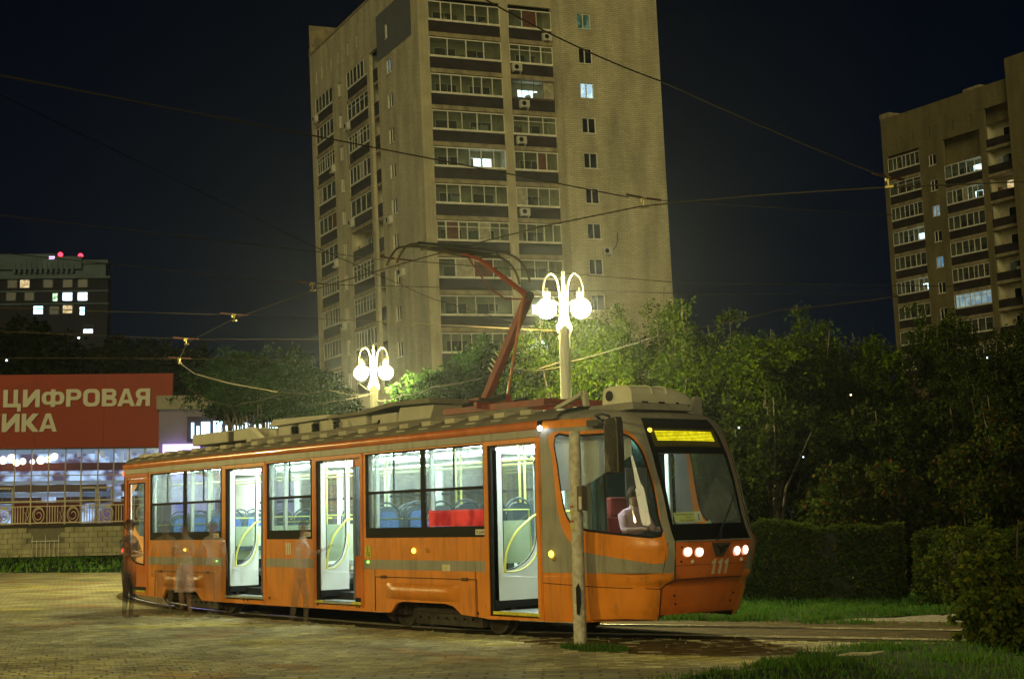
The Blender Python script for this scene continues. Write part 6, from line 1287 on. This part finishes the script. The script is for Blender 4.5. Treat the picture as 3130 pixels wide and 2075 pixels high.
def skin_mesh(name, J, E, mats, zone):
    """J: name -> (pos, radius); one continuous skinned body; zone(co) -> material index"""
    names = list(J); me = bpy.data.meshes.new(name); me.from_pydata([J[k][0] for k in names], [(names.index(a), names.index(b)) for a, b in E], [])
    o = bpy.data.objects.new(name, me); COL.objects.link(o); md = o.modifiers.new('skin', 'SKIN'); md.use_smooth_shade = True
    for i, k in enumerate(names):
        r = J[k][1]; v = me.skin_vertices[0].data[i]; v.radius = r if isinstance(r, tuple) else (r, r); v.use_root = (i == 0)
    sb = o.modifiers.new('s', 'SUBSURF'); sb.levels = 2; sb.render_levels = 2
    bpy.context.view_layer.update(); dg = bpy.context.evaluated_depsgraph_get(); m2 = bpy.data.meshes.new_from_object(o.evaluated_get(dg)); bpy.data.objects.remove(o)
    m2.materials.clear()
    for q in mats: m2.materials.append(q)
    for p in m2.polygons: p.material_index = zone(p.center); p.use_smooth = True
    m2.name = name; return m2
def person(x, y, rz, H, label, cols, arms='folded', op=1.0, stride=.0, skirt=False, lean=0., z=0., bag=False):
    t = empty('person', (x, y, z), label, 'person', rz=rz); k = H / 1.75; g = '%.2f' % op; rid = str(abs(hash(label)) % 997) if False else label[:12].replace(' ', '_')
    G = lambda n, c: ghost(rid + '_' + n, c, op)
    shirt, pants, skin_, hair, shoe = G('shirt', cols[0]), G('trousers', cols[1]), G('skin', (.38, .22, .13)), G('hair', cols[2]), G('shoes', cols[3])
    s = stride
    J = {'pelvis': ((0, 0, .95), (.125, .15)), 'waist': ((.01 + lean * .1, 0, 1.08), (.105, .135)), 'chest': ((.02 + lean * .3, 0, 1.28), (.12, .165)), 'upper': ((.0 + lean * .4, 0, 1.42), (.10, .155)), 'neck': ((.01 + lean * .5, 0, 1.51), .052), 'head0': ((.02 + lean * .55, 0, 1.57), .072), 'head1': ((.03 + lean * .6, 0, 1.66), (.092, .078)), 'head2': ((.02 + lean * .6, 0, 1.73), .058)}
    E = [('pelvis', 'waist'), ('waist', 'chest'), ('chest', 'upper'), ('upper', 'neck'), ('neck', 'head0'), ('head0', 'head1'), ('head1', 'head2')]
    for q, sg in (('l', 1), ('r', -1)):
        f = s * sg
        J.update({'hip' + q: ((f * .1, .09 * sg, .86), .092), 'knee' + q: ((.02 + f * .75, .095 * sg, .49), .062), 'shin' + q: ((.0 + f * .85, .10 * sg, .28), .052), 'ank' + q: ((-.02 + f, .10 * sg, .085), .040), 'heel' + q: ((-.04 + f, .10 * sg, .04), .036), 'toe' + q: ((.15 + f, .125 * sg, .028), (.026, .040))})
        E += [('pelvis', 'hip' + q), ('hip' + q, 'knee' + q), ('knee' + q, 'shin' + q), ('shin' + q, 'ank' + q), ('ank' + q, 'heel' + q), ('heel' + q, 'toe' + q)]
        J['sho' + q] = ((.0 + lean * .4, .185 * sg, 1.41), .062); E.append(('upper', 'sho' + q))
        if arms == 'folded': el, wr, hd = (.06, .25 * sg, 1.16), (.22, .02 * sg, 1.14 + .03 * sg), (.22, -.10 * sg, 1.17 + .03 * sg)
        elif arms == 'phone': el, wr, hd = (.05, .25 * sg, 1.15), (.25, .10 * sg, 1.22), (.31, .03 * sg, 1.29)
        elif arms == 'reach': el, wr, hd = (.20 if sg > 0 else -.03, .24 * sg, 1.20), (.42 if sg > 0 else .05, .20 * sg, 1.28 if sg > 0 else .95), (.52 if sg > 0 else .08, .18 * sg, 1.33 if sg > 0 else .86)
        else: el, wr, hd = (-.03, .24 * sg, 1.13), (.03, .25 * sg, .90), (.05, .24 * sg, .82)
        J['elb' + q] = (el, .045); J['wri' + q] = (wr, .030); J['palm' + q] = (hd, (.028, .038)); E += [('sho' + q, 'elb' + q), ('elb' + q, 'wri' + q), ('wri' + q, 'palm' + q)]
        d = (Vector(hd) - Vector(wr)).normalized(); sidev = d.cross(Vector((0, 0, 1))).normalized()
        for fi in range(4):
            b_ = Vector(hd) + d * .02 + sidev * (.017 * (fi - 1.5)); m_ = b_ + d * (.035 + .004 * (fi in (1, 2))); e_ = m_ + d * .022 + Vector((0, 0, -.018))
            J['f%d%sa' % (fi, q)] = (tuple(m_), .0095); J['f%d%sb' % (fi, q)] = (tuple(e_), .008); E += [('palm' + q, 'f%d%sa' % (fi, q)), ('f%d%sa' % (fi, q), 'f%d%sb' % (fi, q))]
        tb = Vector(wr) * .4 + Vector(hd) * .6 + sidev * .035 * sg; J['th' + q] = (tuple(tb + d * .02), .010); E.append(('palm' + q, 'th' + q))
    J = {n: (tuple(c * k for c in p), tuple(c * k for c in r) if isinstance(r, tuple) else r * k) for n, (p, r) in J.items()}
    def zone(c):
        zz = c.z / k
        if zz < .10: return 3
        if zz < .97: return 1 if not (skirt and zz < .5) and not (abs(c.y) / k > .19) else 2
        if zz > 1.50: return 2
        if abs(c.y) / k > .20 and zz < 1.22: return 2
        if c.x / k > .17: return 2
        return 0
    b = obj('body', skin_mesh('body', J, E, [shirt, pants, skin_, shoe], zone), t)
    hx = (.015 + lean * .6) * k
    MB().sphere((hx - .01, 0, 1.685 * k), .098 * k, 10, 1.08).build('hair', hair, t, smooth=True)
    obj('nose', MB().add([(hx + .095 * k, -.014 * k, 1.63 * k), (hx + .095 * k, .014 * k, 1.63 * k), (hx + .125 * k, 0, 1.635 * k), (hx + .10 * k, 0, 1.68 * k)], [(0, 1, 2), (0, 2, 3), (1, 3, 2)]).mesh('nose', skin_), t)
    for sg in (1, -1): MB().sphere((hx + .088 * k, .03 * sg * k, 1.67 * k), .011 * k, 6).build('eye', RUBBER if op > .8 else shoe, t); MB().sphere((hx, .088 * sg * k, 1.655 * k), .02 * k, 6).build('ear', skin_, t)
    MB().box(hx + .088 * k, hx + .101 * k, -.022 * k, .022 * k, 1.597 * k, 1.603 * k).build('mouth', G('lips', (.2, .07, .05)), t)
    if skirt:
        mb = MB(); n = 18
        for r, h_ in ((.155, 1.0), (.19, .82), (.215, .62), (.23, .46)):
            for i in range(n): a = 2 * math.pi * i / n; rr = r * (1 + .05 * math.sin(a * 5)) * k; mb.v.append((rr * math.cos(a) * .8, rr * math.sin(a), h_ * k))
        for j in range(3):
            for i in range(n): mb.f.append((j * n + i, j * n + (i + 1) % n, (j + 1) * n + (i + 1) % n, (j + 1) * n + i))
        mb.build('skirt', G('skirt', cols[4] if len(cols) > 4 else cols[1]), t, smooth=True)
    if bag: MB().box(-.05, .28, .24, .36, .72, .98).tube([(.1, .28, .98), (.05, .2, 1.42)], .012, 5).build('bag', G('bag', (.12, .10, .09)), t, bevel=.02)
    return t
person(-12.65, -1.28, .5, 1.74, 'man in dark clothes with bare forearms standing at the rear door of the tram', [(.07, .055, .035), (.035, .03, .025), (.03, .02, .015), (.10, .06, .04)], 'folded', .55)
person(-12.9, -.45, -.6, 1.70, 'faint see-through man in brown shorts waiting beside the rear windows', [(.42, .34, .26), (.16, .12, .08), (.05, .03, .02), (.2, .16, .1)], 'down', .22)
person(-12.1, -.42, -1.2, 1.66, 'faint see-through woman in checked skirt by the rear windows', [(.5, .42, .32), (.2, .15, .17), (.06, .04, .03), (.25, .2, .12), (.50, .42, .45)], 'phone', .34, skirt=True)
person(-11.05, -.40, 2.4, 1.68, 'faint see-through figure stepping towards the middle door', [(.22, .18, .15), (.20, .12, .07), (.04, .03, .02), (.25, .2, .14)], 'down', .2, stride=.16)
person(-7.95, -.42, 1.0, 1.64, 'faint see-through woman in pale blue shirt boarding at the second door', [(.85, .88, .90), (.04, .045, .06), (.16, .10, .07), (.4, .35, .2)], 'reach', .5, stride=.12, lean=.12)
# seated driver
def driver():
    t = empty('person', (-1.78, 1.2, 1.14), 'driver in lilac shirt sitting in the tram cab', 'person')
    J = {'pelvis': ((0, 0, .05), (.14, .16)), 'waist': ((.0, 0, .2), (.13, .155)), 'chest': ((.03, 0, .40), (.135, .18)), 'upper': ((.03, 0, .52), (.11, .17)), 'neck': ((.05, 0, .60), .055), 'h0': ((.07, 0, .66), .075), 'h1': ((.08, 0, .75), (.095, .08)), 'h2': ((.07, 0, .82), .058)}
    E = [('pelvis', 'waist'), ('waist', 'chest'), ('chest', 'upper'), ('upper', 'neck'), ('neck', 'h0'), ('h0', 'h1'), ('h1', 'h2')]
    for q, sg in (('l', 1), ('r', -1)):
        for n, p, r, pr in (('hip', (.08, .1 * sg, .0), .095, 'pelvis'), ('knee', (.45, .12 * sg, .03), .065, 'hip'), ('ank', (.52, .12 * sg, -.28), .042, 'knee'), ('toe', (.66, .13 * sg, -.30), .035, 'ank'), ('sho', (.03, .20 * sg, .50), .068, 'upper'), ('elb', (.14, .27 * sg, .28), .05, 'sho'), ('wri', (.38, .20 * sg, .30), .032, 'elb'), ('palm', (.45, .17 * sg, .31), (.03, .04), 'wri')):
            J[n + q] = (p, r); E.append(((pr + q) if pr not in ('pelvis', 'upper') else pr, n + q))
        for fi in range(4): J['f%d' % fi + q] = ((.50, (.17 + .018 * (fi - 1.5)) * sg, .30 - .01 * (fi % 2)), .0095); E.append(('palm' + q, 'f%d' % fi + q))
        J['th' + q] = ((.47, (.17 - .05) * sg, .33), .010); E.append(('palm' + q, 'th' + q))
    ms = [pm('lilac_shirt', (.75, .48, .56), .9, var=.1), pm('dark_trousers', (.03, .03, .035), .9), pm('driver_skin', (.42, .25, .16), .6)]
    obj('body', skin_mesh('body', J, E, ms, lambda c: 2 if (c.z > .60 or c.x > .2 and c.z > .2) else (1 if c.z < .1 else 0)), t)
    MB().sphere((.06, 0, .785), .10, 10, 1.0).build('hair', pm('brown_hair', (.06, .035, .02), .8), t, smooth=True)
driver()
# ---------------------------------------------------------------- night air
if HAZE:
    hz = MB().box(-345, 60, -40, 240, -1.7, 75).build('haze', bpy.data.materials.new('night_haze'), kind='stuff')
    m = hz.data.materials[0]; m.use_nodes = True; n = m.node_tree; n.nodes.clear(); o = n.nodes.new('ShaderNodeOutputMaterial'); v = n.nodes.new('ShaderNodeVolumePrincipled')
    v.inputs['Color'].default_value = (.75, .85, 1.0, 1); v.inputs['Density'].default_value = .00017; v.inputs['Anisotropy'].default_value = .86
    n.links.new(v.outputs[0], o.inputs['Volume'])
